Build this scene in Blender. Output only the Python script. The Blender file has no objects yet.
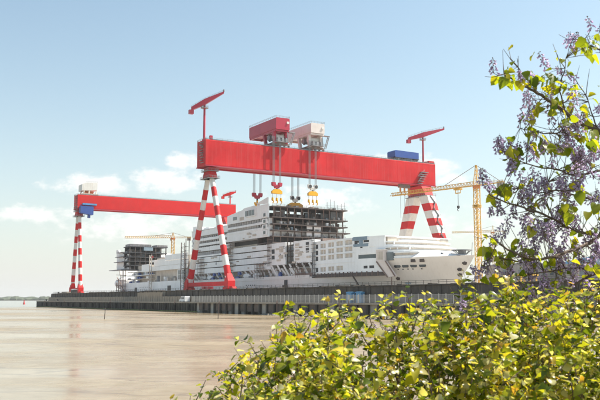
import bpy, math, random
import numpy as np
from mathutils import Vector, Matrix, Euler

R = math.radians
scene = bpy.context.scene
COL = scene.collection

# ------------------------------------------------------------------ camera, sky, sun, exposure
PITCH = math.atan(99.5 / 800)
cam_d = bpy.data.cameras.new('camera')
cam = bpy.data.objects.new('camera', cam_d)
COL.objects.link(cam)
cam.location = (0, 0, 5)
cam.rotation_euler = (math.pi / 2 + PITCH, 0, 0)
cam_d.sensor_width = 36
cam_d.lens = 48
cam_d.clip_start = 0.1
cam_d.clip_end = 60000
cam_d.dof.use_dof = True
cam_d.dof.focus_distance = 220
cam_d.dof.aperture_fstop = 6.3
scene.camera = cam

SUN_AZ, SUN_EL = R(76), R(52)
world = bpy.data.worlds.new('World')
scene.world = world
world.use_nodes = True


def build_world():
    nt = world.node_tree
    N, Lk = nt.nodes, nt.links
    N.clear()
    out = N.new('ShaderNodeOutputWorld')
    bg = N.new('ShaderNodeBackground')
    bg.inputs['Strength'].default_value = 0.089
    sky = N.new('ShaderNodeTexSky')
    sky.sky_type = 'NISHITA'
    sky.sun_disc = False
    sky.sun_elevation = SUN_EL
    sky.sun_rotation = SUN_AZ
    sky.air_density = 1.0
    sky.dust_density = 1.8
    sky.ozone_density = 1.0
    tc = N.new('ShaderNodeTexCoord')
    sep = N.new('ShaderNodeSeparateXYZ')
    Lk.new(tc.outputs['Generated'], sep.inputs[0])

    def m(op, a, b=None, c=None):
        n = N.new('ShaderNodeMath')
        n.operation = op
        for i, v in enumerate((a, b, c)):
            if v is None:
                continue
            if isinstance(v, (int, float)):
                n.inputs[i].default_value = v
            else:
                Lk.new(v, n.inputs[i])
        return n.outputs[0]

    # azimuth / elevation of the view direction
    az = m('ARCTAN2', sep.outputs[0], sep.outputs[1])
    el = m('ARCSINE', sep.outputs[2])
    comb = N.new('ShaderNodeCombineXYZ')
    Lk.new(az, comb.inputs[0])
    Lk.new(m('MULTIPLY', el, 1.6), comb.inputs[1])
    n1 = N.new('ShaderNodeTexNoise')
    n1.inputs['Scale'].default_value = 42
    n1.inputs['Detail'].default_value = 9
    n1.inputs['Roughness'].default_value = 0.62
    Lk.new(comb.outputs[0], n1.inputs['Vector'])
    n2 = N.new('ShaderNodeTexNoise')
    n2.inputs['Scale'].default_value = 5.0
    n2.inputs['Detail'].default_value = 7
    n2.inputs['Roughness'].default_value = 0.55
    Lk.new(comb.outputs[0], n2.inputs['Vector'])
    puff = m('MULTIPLY', m('SUBTRACT', n1.outputs[0], 0.5), 2.6)

    # cumulus banks: (azimuth, elevation, half width, half height, weight)
    rr = random.Random(5)
    banks = []

    def px(x, y, rx, ry, w):
        u, v = (x - 300) / 800, (200 - y) / 800
        c, s = math.cos(PITCH), math.sin(PITCH)
        d = Vector((u, c - s * v, s + c * v)).normalized()
        banks.append((math.atan2(d.x, d.y), math.asin(d.z), rx / 800, ry / 800, w))
    px(98, 184, 34, 10, 0.95)
    px(62, 184, 26, 7, 0.7)
    px(182, 161, 18, 8, 1.0)
    px(165, 181, 34, 13, 0.95)
    px(38, 214, 56, 9, 0.72)
    px(130, 228, 80, 18, 0.7)
    px(384, 158, 16, 5, 0.8)
    px(432, 167, 24, 11, 1.0)
    px(455, 178, 20, 8, 0.7)
    px(320, 200, 60, 16, 0.7)
    px(470, 225, 80, 22, 0.45)
    px(560, 235, 60, 14, 0.5)
    for k in range(26):
        a = R(32) + k * R(296) / 25 + rr.uniform(-.04, .04)
        banks.append((a if a < math.pi else a - 2 * math.pi, R(rr.uniform(5, 13)), rr.uniform(.04, .1), rr.uniform(.012, .03), rr.uniform(.6, 1)))
    tot = None
    for (ba, be, bw, bh, wt) in banks:
        dx = m('DIVIDE', m('SUBTRACT', az, ba), bw)
        dy = m('DIVIDE', m('SUBTRACT', el, be), bh)
        # flat bottom: squash the lower half
        r2 = m('ADD', m('MULTIPLY', dx, dx), m('MULTIPLY', dy, dy))
        g = m('MULTIPLY', m('EXPONENT', m('MULTIPLY', r2, -0.9)), wt)
        tot = g if tot is None else m('MAXIMUM', tot, g)
    dens = m('ADD', tot, m('MULTIPLY', puff, m('MINIMUM', m('MULTIPLY', tot, 2.6), 0.72)))
    ss = N.new('ShaderNodeMapRange')
    ss.interpolation_type = 'SMOOTHSTEP'
    ss.inputs['From Min'].default_value = 0.22
    ss.inputs['From Max'].default_value = 0.90
    Lk.new(dens, ss.inputs['Value'])
    # thin veil
    veil = N.new('ShaderNodeMapRange')
    veil.interpolation_type = 'SMOOTHSTEP'
    veil.inputs['From Min'].default_value = 0.42
    veil.inputs['From Max'].default_value = 0.8
    veil.inputs['To Max'].default_value = 0.16
    Lk.new(n2.outputs[0], veil.inputs['Value'])
    low = m('MULTIPLY', m('EXPONENT', m('MULTIPLY', m('ABSOLUTE', el), -6.5)), 0.85)
    cov = m('MAXIMUM', veil.outputs[0], low)
    mix = N.new('ShaderNodeMix')
    mix.data_type = 'RGBA'
    Lk.new(cov, mix.inputs['Factor'])
    tint = N.new('ShaderNodeVectorMath')
    tint.operation = 'MULTIPLY'
    Lk.new(sky.outputs[0], tint.inputs[0])
    tint.inputs[1].default_value = (1.02, 1.10, 0.975)
    Lk.new(tint.outputs[0], mix.inputs['A'])
    mix.inputs['B'].default_value = (5.05, 4.98, 4.85, 1)
    mix2 = N.new('ShaderNodeMix')
    mix2.data_type = 'RGBA'
    Lk.new(m('MULTIPLY', ss.outputs[0], 0.85), mix2.inputs['Factor'])
    Lk.new(mix.outputs['Result'], mix2.inputs['A'])
    mix2.inputs['B'].default_value = (6.1, 5.95, 5.75, 1)
    Lk.new(mix2.outputs['Result'], bg.inputs['Color'])
    Lk.new(bg.outputs[0], out.inputs['Surface'])


build_world()
sun_d = bpy.data.lights.new('sun', 'SUN')
sun = bpy.data.objects.new('sun', sun_d)
COL.objects.link(sun)
sun_d.energy = 4.2
sun_d.angle = R(0.53)
sun_d.color = (1, 0.94, 0.83)
sdir = Vector((math.sin(SUN_AZ) * math.cos(SUN_EL), math.cos(SUN_AZ) * math.cos(SUN_EL), math.sin(SUN_EL)))
sun.rotation_euler = sdir.to_track_quat('Z', 'Y').to_euler()
vs = scene.view_settings
vs.view_transform = 'Standard'
vs.look = 'None'
vs.exposure = 1.1
vs.gamma = 1
vs.use_curve_mapping = False
scene.render.engine = 'CYCLES'
scene.cycles.use_denoising = True
scene.cycles.max_bounces = 8
scene.cycles.volume_bounces = 0
scene.cycles.transparent_max_bounces = 12

# ------------------------------------------------------------------ the dock's own axes: d across the dock, a along it (towards the sea)
TH = R(30.662)
O = Vector((-46.858, 396.238, 0))
DV = Vector((math.cos(TH), math.sin(TH), 0))
AV = Vector((-math.sin(TH), math.cos(TH), 0))


def W(d, a, z):
    return O + DV * d + AV * a + Vector((0, 0, z))


def at(x, y, Y):
    """the point at depth Y that lies on the line of sight through (x, y)"""
    u, v = (x - 300) / 800, (200 - y) / 800
    c, s = math.cos(PITCH), math.sin(PITCH)
    r = Vector((u, c - s * v, s + c * v))
    return r * (Y / r.y) + Vector((0, 0, 5))


# ------------------------------------------------------------------ materials
MATS = {}


def mat(name, col, rough=0.5, metal=0.0, var=0.12, scale=0.35, streak=0.0, bump=0.0, spec=0.5, stain=None):
    mt = bpy.data.materials.new(name)
    mt.use_nodes = True
    nt = mt.node_tree
    N, Lk = nt.nodes, nt.links
    b = N['Principled BSDF']
    b.inputs['Roughness'].default_value = rough
    b.inputs['Metallic'].default_value = metal
    b.inputs['Specular IOR Level'].default_value = spec
    tc = N.new('ShaderNodeTexCoord')
    oi = N.new('ShaderNodeObjectInfo')
    vadd = N.new('ShaderNodeVectorMath')
    vadd.operation = 'ADD'
    sc = N.new('ShaderNodeVectorMath')
    sc.operation = 'SCALE'
    Lk.new(oi.outputs['Location'], sc.inputs[0])
    sc.inputs['Scale'].default_value = 1.0
    Lk.new(tc.outputs['Object'], vadd.inputs[0])
    Lk.new(sc.outputs[0], vadd.inputs[1])
    n = N.new('ShaderNodeTexNoise')
    n.inputs['Scale'].default_value = scale
    n.inputs['Detail'].default_value = 6
    n.inputs['Roughness'].default_value = 0.62
    Lk.new(vadd.outputs[0], n.inputs['Vector'])
    mp = N.new('ShaderNodeMapping')
    mp.inputs['Scale'].default_value = (1, 1, 0.06)
    Lk.new(vadd.outputs[0], mp.inputs['Vector'])
    n2 = N.new('ShaderNodeTexNoise')
    n2.inputs['Scale'].default_value = 1.1
    n2.inputs['Detail'].default_value = 4
    Lk.new(mp.outputs[0], n2.inputs['Vector'])
    cr = N.new('ShaderNodeMapRange')
    cr.inputs['From Min'].default_value = 0.3
    cr.inputs['From Max'].default_value = 0.7
    cr.inputs['To Min'].default_value = 1 - var
    cr.inputs['To Max'].default_value = 1 + var
    Lk.new(n.outputs[0], cr.inputs['Value'])
    mul = N.new('ShaderNodeVectorMath')
    mul.operation = 'SCALE'
    mul.inputs[0].default_value = col[:3]
    Lk.new(cr.outputs[0], mul.inputs['Scale'])
    last = mul.outputs[0]
    if streak > 0:
        sr = N.new('ShaderNodeMapRange')
        sr.inputs['From Min'].default_value = 0.5
        sr.inputs['From Max'].default_value = 0.75
        sr.inputs['To Max'].default_value = streak
        Lk.new(n2.outputs[0], sr.inputs['Value'])
        mx = N.new('ShaderNodeMix')
        mx.data_type = 'RGBA'
        Lk.new(sr.outputs[0], mx.inputs['Factor'])
        Lk.new(last, mx.inputs['A'])
        s = stain or (0.16, 0.10, 0.07)
        mx.inputs['B'].default_value = (*s, 1)
        last = mx.outputs['Result']
    Lk.new(last, b.inputs['Base Color'])
    if bump > 0:
        bp = N.new('ShaderNodeBump')
        bp.inputs['Strength'].default_value = bump
        bp.inputs['Distance'].default_value = 0.1
        Lk.new(n.outputs[0], bp.inputs['Height'])
        Lk.new(bp.outputs[0], b.inputs['Normal'])
    MATS[name] = mt
    return mt


M_red = mat('red_paint', (0.54, 0.020, 0.024), 0.55, var=0.2, scale=0.07, streak=0.5, stain=(0.50, 0.075, 0.07), spec=0.15)
M_crim = mat('crimson_paint', (0.42, 0.02, 0.05), 0.4, var=0.10, scale=0.2, streak=0.15)
M_far = mat('bright_red_paint', (0.58, 0.018, 0.018), 0.55, spec=0.15, var=0.08, scale=0.15, streak=0.12, stain=(0.4, 0.08, 0.08))
M_band = mat('white_band_paint', (0.70, 0.68, 0.64), 0.45, var=0.07, streak=0.35, stain=(0.45, 0.36, 0.28))
M_ship = mat('ship_white', (0.85, 0.845, 0.84), 0.45, var=0.08, scale=0.12, streak=0.14, stain=(0.45, 0.38, 0.32))
M_hull = mat('hull_primer', (0.76, 0.71, 0.67), 0.5, var=0.07, scale=0.08, streak=0.16, stain=(0.48, 0.38, 0.32))
M_beige = mat('beige_primer', (0.56, 0.49, 0.42), 0.6, var=0.16, scale=0.3, streak=0.2)
M_grey = mat('grey_steel', (0.25, 0.25, 0.26), 0.55, var=0.2, scale=0.5)
M_slate = mat('slate_paint', (0.20, 0.27, 0.33), 0.5, var=0.12, scale=0.4)
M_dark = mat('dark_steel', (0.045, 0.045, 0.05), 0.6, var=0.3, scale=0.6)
M_rust = mat('rusty_steel', (0.085, 0.066, 0.060), 0.75, var=0.3, scale=0.5, streak=0.3)
M_rust2 = mat('brown_steel', (0.20, 0.14, 0.12), 0.75, var=0.25, scale=0.4, streak=0.25)
M_glass = mat('dark_glass', (0.02, 0.025, 0.03), 0.08, var=0.1, spec=0.8)
M_glass2 = mat('grey_glass', (0.11, 0.13, 0.14), 0.12, var=0.2, spec=0.8)
M_panel = mat('matt_window', (0.10, 0.125, 0.13), 0.55, var=0.2)
M_blue = mat('blue_paint', (0.025, 0.075, 0.30), 0.45, var=0.12, streak=0.1)
M_lblue = mat('light_blue_paint', (0.10, 0.28, 0.48), 0.5, var=0.1)
M_yel = mat('yellow_paint', (0.62, 0.36, 0.06), 0.45, var=0.12, scale=0.6, streak=0.15)
M_hook = mat('hook_yellow', (0.75, 0.38, 0.01), 0.45, var=0.1)
M_orange = mat('orange_paint', (0.60, 0.20, 0.05), 0.5, var=0.12)
M_cream = mat('cream_paint', (0.66, 0.58, 0.54), 0.5, var=0.06, streak=0.12, stain=(0.5, 0.35, 0.28))
M_conc = mat('concrete', (0.33, 0.29, 0.24), 0.85, var=0.18, scale=0.4, streak=0.35, stain=(0.15, 0.12, 0.1), bump=0.2)
M_deck = mat('deck_concrete', (0.45, 0.42, 0.37), 0.9, var=0.14, scale=0.15, bump=0.2)
M_wall = mat('tarred_wall', (0.078, 0.067, 0.058), 0.8, var=0.4, scale=0.5, streak=0.75, stain=(0.17, 0.135, 0.10))
M_pile = mat('tarred_pile', (0.048, 0.044, 0.038), 0.7, var=0.3, scale=0.7, streak=0.5, stain=(0.10, 0.095, 0.065))
M_bay = mat('old_concrete_bay', (0.15, 0.12, 0.10), 0.85, var=0.3, scale=0.5, streak=0.5, stain=(0.05, 0.05, 0.045))
M_board = mat('beige_hoarding', (0.31, 0.255, 0.195), 0.8, var=0.15, scale=0.5, streak=0.35, stain=(0.2, 0.16, 0.12))
M_fence = mat('galvanised_fence', (0.46, 0.45, 0.43), 0.5, metal=0.3, var=0.1)
M_rope = mat('steel_rope', (0.20, 0.20, 0.21), 0.5, metal=0.4, var=0.1)
M_rock = mat('rock', (0.22, 0.20, 0.16), 0.9, var=0.35, scale=1.2, bump=0.4)
M_tyre = mat('rubber', (0.02, 0.02, 0.02), 0.8)
M_van = mat('van_white', (0.75, 0.75, 0.75), 0.3, var=0.03)
M_shed = mat('shed_grey', (0.30, 0.28, 0.27), 0.8, var=0.15, scale=0.3, streak=0.3)
M_shore = mat('shore_green', (0.06, 0.075, 0.045), 0.9, var=0.4, scale=0.02)
M_sand = mat('shore_sand', (0.40, 0.36, 0.30), 0.9, var=0.2, scale=0.01)
M_buoy = mat('buoy_red', (0.5, 0.03, 0.03), 0.5)
M_bark = mat('bark', (0.16, 0.11, 0.085), 0.85, var=0.3, scale=14, bump=0.5)
M_twig = mat('twig', (0.15, 0.10, 0.07), 0.8, var=0.3, scale=20)
M_grass = mat('bank_grass', (0.075, 0.09, 0.03), 0.95, var=0.5, scale=1.5, bump=0.5)
M_algae = mat('green_algae', (0.13, 0.15, 0.05), 0.9, var=0.4, scale=0.8)


def leaf_mat(name, ramp, trans=0.5, rough=0.38):
    mt = bpy.data.materials.new(name)
    mt.use_nodes = True
    nt = mt.node_tree
    N, Lk = nt.nodes, nt.links
    N.remove(N['Principled BSDF'])
    out = N['Material Output']
    geo = N.new('ShaderNodeNewGeometry')
    oi = N.new('ShaderNodeObjectInfo')
    ad = N.new('ShaderNodeMath')
    ad.operation = 'ADD'
    Lk.new(geo.outputs['Random Per Island'], ad.inputs[0])
    Lk.new(oi.outputs['Random'], ad.inputs[1])
    fr = N.new('ShaderNodeMath')
    fr.operation = 'FRACT'
    Lk.new(ad.outputs[0], fr.inputs[0])
    cr = N.new('ShaderNodeValToRGB')
    el = cr.color_ramp.elements
    el[0].position = ramp[0][0]
    el[0].color = (*ramp[0][1], 1)
    el[1].position = ramp[-1][0]
    el[1].color = (*ramp[-1][1], 1)
    for p, c in ramp[1:-1]:
        e = el.new(p)
        e.color = (*c, 1)
    Lk.new(fr.outputs[0], cr.inputs[0])
    tc = N.new('ShaderNodeTexCoord')
    nz = N.new('ShaderNodeTexNoise')
    nz.inputs['Scale'].default_value = 60
    nz.inputs['Detail'].default_value = 3
    Lk.new(tc.outputs['Object'], nz.inputs['Vector'])
    mr = N.new('ShaderNodeMapRange')
    mr.inputs['To Min'].default_value = 0.7
    mr.inputs['To Max'].default_value = 1.3
    Lk.new(nz.outputs[0], mr.inputs['Value'])
    ml = N.new('ShaderNodeVectorMath')
    ml.operation = 'SCALE'
    Lk.new(cr.outputs[0], ml.inputs[0])
    Lk.new(mr.outputs[0], ml.inputs['Scale'])
    pb = N.new('ShaderNodeBsdfPrincipled')
    pb.inputs['Roughness'].default_value = rough
    Lk.new(ml.outputs[0], pb.inputs['Base Color'])
    tr = N.new('ShaderNodeBsdfTranslucent')
    tm = N.new('ShaderNodeVectorMath')
    tm.operation = 'MULTIPLY'
    Lk.new(ml.outputs[0], tm.inputs[0])
    tm.inputs[1].default_value = (1.75, 1.55, 0.55) if 'petal' not in name else (1.3, 1.2, 1.3)
    Lk.new(tm.outputs[0], tr.inputs['Color'])
    mx = N.new('ShaderNodeMixShader')
    mx.inputs[0].default_value = trans
    Lk.new(pb.outputs[0], mx.inputs[1])
    Lk.new(tr.outputs[0], mx.inputs[2])
    Lk.new(mx.outputs[0], out.inputs['Surface'])
    return mt


M_leaf = leaf_mat('shrub_leaf', [(0.0, (0.045, 0.08, 0.010)), (0.24, (0.13, 0.18, 0.015)), (0.50, (0.30, 0.33, 0.03)), (0.74, (0.46, 0.41, 0.04)), (0.79, (0.42, 0.25, 0.05)), (0.83, (0.48, 0.46, 0.20)), (1.0, (0.64, 0.61, 0.38))], 0.5, 0.27)  # cream end paints sunlit leaf tops, darkest greens paint shade among the leaves
M_leaf2 = leaf_mat('tree_leaf', [(0.0, (0.10, 0.16, 0.015)), (0.5, (0.24, 0.29, 0.02)), (1.0, (0.40, 0.38, 0.03))], 0.6, 0.4)
M_petal = leaf_mat('flower_petal', [(0.0, (0.38, 0.30, 0.47)), (0.5, (0.52, 0.44, 0.60)), (1.0, (0.68, 0.60, 0.72))], 0.52, 0.5)
M_calyx = mat('flower_calyx', (0.15, 0.09, 0.05), 0.8, var=0.2, scale=30)


# ------------------------------------------------------------------ mesh helpers
class MB:
    def __init__(s):
        s.v, s.f, s.m = [], [], []
        s.cur = 0

    def face(s, idx):
        s.f.append(idx)
        s.m.append(s.cur)

    def box(s, x0, x1, y0, y1, z0, z1, seg=0):
        if x0 > x1: x0, x1 = x1, x0
        if y0 > y1: y0, y1 = y1, y0
        n = max(1, int(math.ceil((y1 - y0) / seg))) if seg else 1
        b = len(s.v)
        for i in range(n + 1):
            y = y0 + (y1 - y0) * i / n
            s.v += [(x0, y, z0), (x1, y, z0), (x1, y, z1), (x0, y, z1)]
        for i in range(n):
            p, q = b + 4 * i, b + 4 * i + 4
            for k in range(4):
                k2 = (k + 1) % 4
                s.face((p + k, q + k, q + k2, p + k2))
        s.face((b, b + 1, b + 2, b + 3))
        e = b + 4 * n
        s.face((e + 3, e + 2, e + 1, e))
        return s

    def prism(s, poly, ax, lo, hi):
        """poly: 2-D outline extruded along axis ax (0: x, 1: y, 2: z)"""
        b = len(s.v)
        n = len(poly)
        for t in (lo, hi):
            for (p, q) in poly:
                s.v.append(((t, p, q), (p, t, q), (p, q, t))[ax])
        for i in range(n):
            j = (i + 1) % n
            s.face((b + i, b + j, b + n + j, b + n + i))
        s.face(tuple(range(b + n - 1, b - 1, -1)))
        s.face(tuple(range(b + n, b + 2 * n)))
        return s

    def tube(s, p, q, r0, r1=None, n=8, cap=True):
        r1 = r0 if r1 is None else r1
        p, q = Vector(p), Vector(q)
        ax = (q - p).normalized()
        u = ax.orthogonal().normalized()
        w = ax.cross(u)
        b = len(s.v)
        for c, r in ((p, r0), (q, r1)):
            for i in range(n):
                t = 2 * math.pi * i / n
                s.v.append(tuple(c + u * (r * math.cos(t)) + w * (r * math.sin(t))))
        for i in range(n):
            j = (i + 1) % n
            s.face((b + i, b + j, b + n + j, b + n + i))
        if cap:
            s.face(tuple(range(b + n - 1, b - 1, -1)))
            s.face(tuple(range(b + n, b + 2 * n)))
        return s

    def path(s, pts, r0, r1, n=6):
        """a bent tapering tube through pts"""
        pts = [Vector(p) for p in pts]
        b = len(s.v)
        m_ = len(pts)
        ref = None
        for k, c in enumerate(pts):
            t = (pts[min(k + 1, m_ - 1)] - pts[max(k - 1, 0)]).normalized()
            if ref is None:
                ref = t.orthogonal().normalized()
            u = (ref - t * ref.dot(t)).normalized()
            ref = u
            w = t.cross(u)
            r = r0 + (r1 - r0) * k / (m_ - 1)
            for i in range(n):
                a = 2 * math.pi * i / n
                s.v.append(tuple(c + u * (r * math.cos(a)) + w * (r * math.sin(a))))
        for k in range(m_ - 1):
            for i in range(n):
                j = (i + 1) % n
                s.face((b + k * n + i, b + k * n + j, b + (k + 1) * n + j, b + (k + 1) * n + i))
        s.face(tuple(range(b + n - 1, b - 1, -1)))
        e = b + (m_ - 1) * n
        s.face(tuple(range(e, e + n)))
        return s

    def beam(s, p, q, w, h=None):
        """square bar from p to q"""
        h = w if h is None else h
        p, q = Vector(p), Vector(q)
        ax = (q - p).normalized()
        up = Vector((0, 0, 1)) if abs(ax.z) < 0.95 else Vector((0, 1, 0))
        u = ax.cross(up).normalized() * (w / 2)
        v = u.cross(ax).normalized() * (h / 2)
        b = len(s.v)
        for c in (p, q):
            for k1, k2 in ((-1, -1), (1, -1), (1, 1), (-1, 1)):
                s.v.append(tuple(c + u * k1 + v * k2))
        for i in range(4):
            j = (i + 1) % 4
            s.face((b + i, b + j, b + 4 + j, b + 4 + i))
        s.face((b + 3, b + 2, b + 1, b))
        s.face((b + 4, b + 5, b + 6, b + 7))
        return s

    def loft(s, rings, closed=True, caps=True):
        b = len(s.v)
        n = len(rings[0])
        for r in rings:
            s.v += [tuple(p) for p in r]
        for k in range(len(rings) - 1):
            for i in range(n if closed else n - 1):
                j = (i + 1) % n
                s.face((b + k * n + i, b + k * n + j, b + (k + 1) * n + j, b + (k + 1) * n + i))
        if caps:
            s.face(tuple(range(b + n - 1, b - 1, -1)))
            e = b + (len(rings) - 1) * n
            s.face(tuple(range(e, e + n)))
        return s

    def mesh(s, name, mats, off=(0, 0, 0), warp=None, smooth=False):
        vv = [warp(p) for p in s.v] if warp else s.v
        me = bpy.data.meshes.new(name)
        me.from_pydata([(p[0] - off[0], p[1] - off[1], p[2] - off[2]) for p in vv], [], s.f)
        for mt in (mats if isinstance(mats, (list, tuple)) else [mats]):
            me.materials.append(mt)
        if any(s.m):
            me.polygons.foreach_set('material_index', s.m)
        me.validate()
        import bmesh
        bm = bmesh.new()
        bm.from_mesh(me)
        bmesh.ops.recalc_face_normals(bm, faces=bm.faces)
        bm.to_mesh(me)
        bm.free()
        if smooth:
            me.polygons.foreach_set('use_smooth', [True] * len(me.polygons))
            me.set_sharp_from_angle(angle=R(40))
        me.update()
        return me


def tag(o, label=None, cat=None, group=None, kind=None):
    if label: o['label'] = label
    if cat: o['category'] = cat
    if group: o['group'] = group
    if kind: o['kind'] = kind
    return o


BASE = {}


def thing(name, label, cat, base=(0, 0, 0), group=None):
    """an Empty standing at dock position (d, a, z); its parts are built in dock coordinates"""
    o = bpy.data.objects.new(name, None)
    COL.objects.link(o)
    o.empty_display_size = 0.5
    o.location = W(*base)
    o.rotation_euler = (0, 0, TH)
    BASE[o] = base
    return tag(o, label, cat, group)


def wthing(name, label, cat, loc=(0, 0, 0), rz=0, group=None):
    o = bpy.data.objects.new(name, None)
    COL.objects.link(o)
    o.location = loc
    o.rotation_euler = (0, 0, rz)
    BASE[o] = (0, 0, 0)
    return tag(o, label, cat, group)


def part(name, mb, mats, parent, warp=None, smooth=False):
    off = BASE.get(parent, (0, 0, 0))
    me = mb.mesh(name, mats, off, warp, smooth)
    o = bpy.data.objects.new(name, me)
    COL.objects.link(o)
    o.parent = parent
    BASE[o] = off
    return o


def piece(name, me, parent, loc, rot=(0, 0, 0), scale=1):
    """a copy of a shared mesh at dock position loc, part of parent"""
    off = BASE.get(parent, (0, 0, 0))
    o = bpy.data.objects.new(name, me)
    COL.objects.link(o)
    o.parent = parent
    o.location = (loc[0] - off[0], loc[1] - off[1], loc[2] - off[2])
    o.rotation_euler = rot
    if scale != 1:
        o.scale = (scale,) * 3 if isinstance(scale, (int, float)) else scale
    return o


def solid(name, mb, mats, label=None, cat=None, group=None, kind=None, dock=True, smooth=False):
    """one mesh that is a thing (or a piece of the setting) by itself"""
    me = mb.mesh(name, mats, (0, 0, 0), None, smooth)
    o = bpy.data.objects.new(name, me)
    COL.objects.link(o)
    if dock:
        o.location = O
        o.rotation_euler = (0, 0, TH)
    BASE[o] = (0, 0, 0)
    return tag(o, label, cat, group, kind)


rnd = random.Random(11)


def railing(mb, pts, h=1.1, step=2.5):
    for p, q in zip(pts[:-1], pts[1:]):
        p, q = Vector(p), Vector(q)
        n = max(1, int((q - p).length / step))
        for i in range(n + 1):
            c = p.lerp(q, i / n)
            mb.beam(c, c + Vector((0, 0, h)), 0.09)
        for hh in (h, h * .55):
            mb.beam(p + Vector((0, 0, hh)), q + Vector((0, 0, hh)), 0.08)



# ------------------------------------------------------------------ the setting
# water to the horizon
wm = bpy.data.materials.new('estuary_water')
wm.use_nodes = True
nt = wm.node_tree
b = nt.nodes['Principled BSDF']
b.inputs['Base Color'].default_value = (0.26, 0.25, 0.21, 1)
b.inputs['Roughness'].default_value = 0.16
tcw = nt.nodes.new('ShaderNodeTexCoord')
nzw = nt.nodes.new('ShaderNodeTexNoise')
nzw.inputs['Scale'].default_value = 0.4
nzw.inputs['Detail'].default_value = 5
nt.links.new(tcw.outputs['Object'], nzw.inputs['Vector'])
bpw = nt.nodes.new('ShaderNodeBump')
bpw.inputs['Strength'].default_value = 0.5
bpw.inputs['Distance'].default_value = 0.3
nt.links.new(nzw.outputs[0], bpw.inputs['Height'])
nt.links.new(bpw.outputs[0], b.inputs['Normal'])
mb = MB()
mb.v = [(-7000, -2500, -0.35), (7000, -2500, -0.35), (7000, 9000, -0.35), (-7000, 9000, -0.35)]
mb.face((0, 1, 2, 3))
solid('water', mb, wm, kind='structure', dock=False)

# mud flat: a gently rippled sheet with runnels and thin pools
mm = bpy.data.materials.new('wet_mud')
mm.use_nodes = True
nt = mm.node_tree
N, Lk = nt.nodes, nt.links
b = N['Principled BSDF']
b.inputs['Specular IOR Level'].default_value = 0.35
tc = N.new('ShaderNodeTexCoord')


def nz(scale, sx, sy, detail=6, rough=0.6):
    mp = N.new('ShaderNodeMapping')
    mp.inputs['Scale'].default_value = (sx, sy, 1)
    Lk.new(tc.outputs['Object'], mp.inputs['Vector'])
    n = N.new('ShaderNodeTexNoise')
    n.inputs['Scale'].default_value = scale
    n.inputs['Detail'].default_value = detail
    n.inputs['Roughness'].default_value = rough
    Lk.new(mp.outputs[0], n.inputs['Vector'])
    return n.outputs[0]


def mrange(v, a, c, lo, hi, smooth=False):
    n = N.new('ShaderNodeMapRange')
    if smooth:
        n.interpolation_type = 'SMOOTHSTEP'
    n.inputs['From Min'].default_value = a
    n.inputs['From Max'].default_value = c
    n.inputs['To Min'].default_value = lo
    n.inputs['To Max'].default_value = hi
    Lk.new(v, n.inputs['Value'])
    return n.outputs[0]


big = nz(0.02, 0.55, 1.0)
mid = nz(0.10, 0.65, 1.0, 9, 0.68)
fine = nz(0.8, 0.8, 1.0, 6, 0.65)
cr = N.new('ShaderNodeValToRGB')
e = cr.color_ramp.elements
e[0].position, e[0].color = 0.36, (0.215, 0.155, 0.085, 1)
e[1].position, e[1].color = 0.62, (0.315, 0.248, 0.158, 1)
x = e.new(0.5)
x.color = (0.265, 0.204, 0.124, 1)
mixv = N.new('ShaderNodeMath')
mixv.operation = 'MULTIPLY_ADD'
Lk.new(mid, mixv.inputs[0])
mixv.inputs[1].default_value = 0.6
Lk.new(mrange(fine, 0, 1, -0.1, 0.5), mixv.inputs[2])
Lk.new(mixv.outputs[0], cr.inputs[0])
rid = nz(0.035, 0.5, 1.3, 5, 0.55)
absn = N.new('ShaderNodeMath')
absn.operation = 'ABSOLUTE'
sbn = N.new('ShaderNodeMath')
sbn.operation = 'SUBTRACT'
Lk.new(rid, sbn.inputs[0])
sbn.inputs[1].default_value = 0.5
Lk.new(sbn.outputs[0], absn.inputs[0])
run = mrange(absn.outputs[0], 0.001, 0.008, 0.5, 0.0, True)
mxr = N.new('ShaderNodeMix')
mxr.data_type = 'RGBA'
Lk.new(run, mxr.inputs['Factor'])
Lk.new(cr.outputs[0], mxr.inputs['A'])
mxr.inputs['B'].default_value = (0.10, 0.065, 0.04, 1)
Lk.new(mxr.outputs['Result'], b.inputs['Base Color'])
rsum = N.new('ShaderNodeMath')
rsum.operation = 'ADD'
Lk.new(big, rsum.inputs[0])
Lk.new(mrange(mid, 0, 1, -0.12, 0.12), rsum.inputs[1])
Lk.new(mrange(rsum.outputs[0], 0.38, 0.60, 0.13, 0.38, True), b.inputs['Roughness'])
bp = N.new('ShaderNodeBump')
bp.inputs['Distance'].default_value = 0.05
Lk.new(mrange(rsum.outputs[0], 0.42, 0.62, 0.10, 0.75, True), bp.inputs['Strength'])
hsum = N.new('ShaderNodeMath')
hsum.operation = 'MULTIPLY_ADD'
Lk.new(mid, hsum.inputs[0])
hsum.inputs[1].default_value = 3.0
Lk.new(fine, hsum.inputs[2])
Lk.new(hsum.outputs[0], bp.inputs['Height'])
Lk.new(bp.outputs[0], b.inputs['Normal'])


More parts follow.
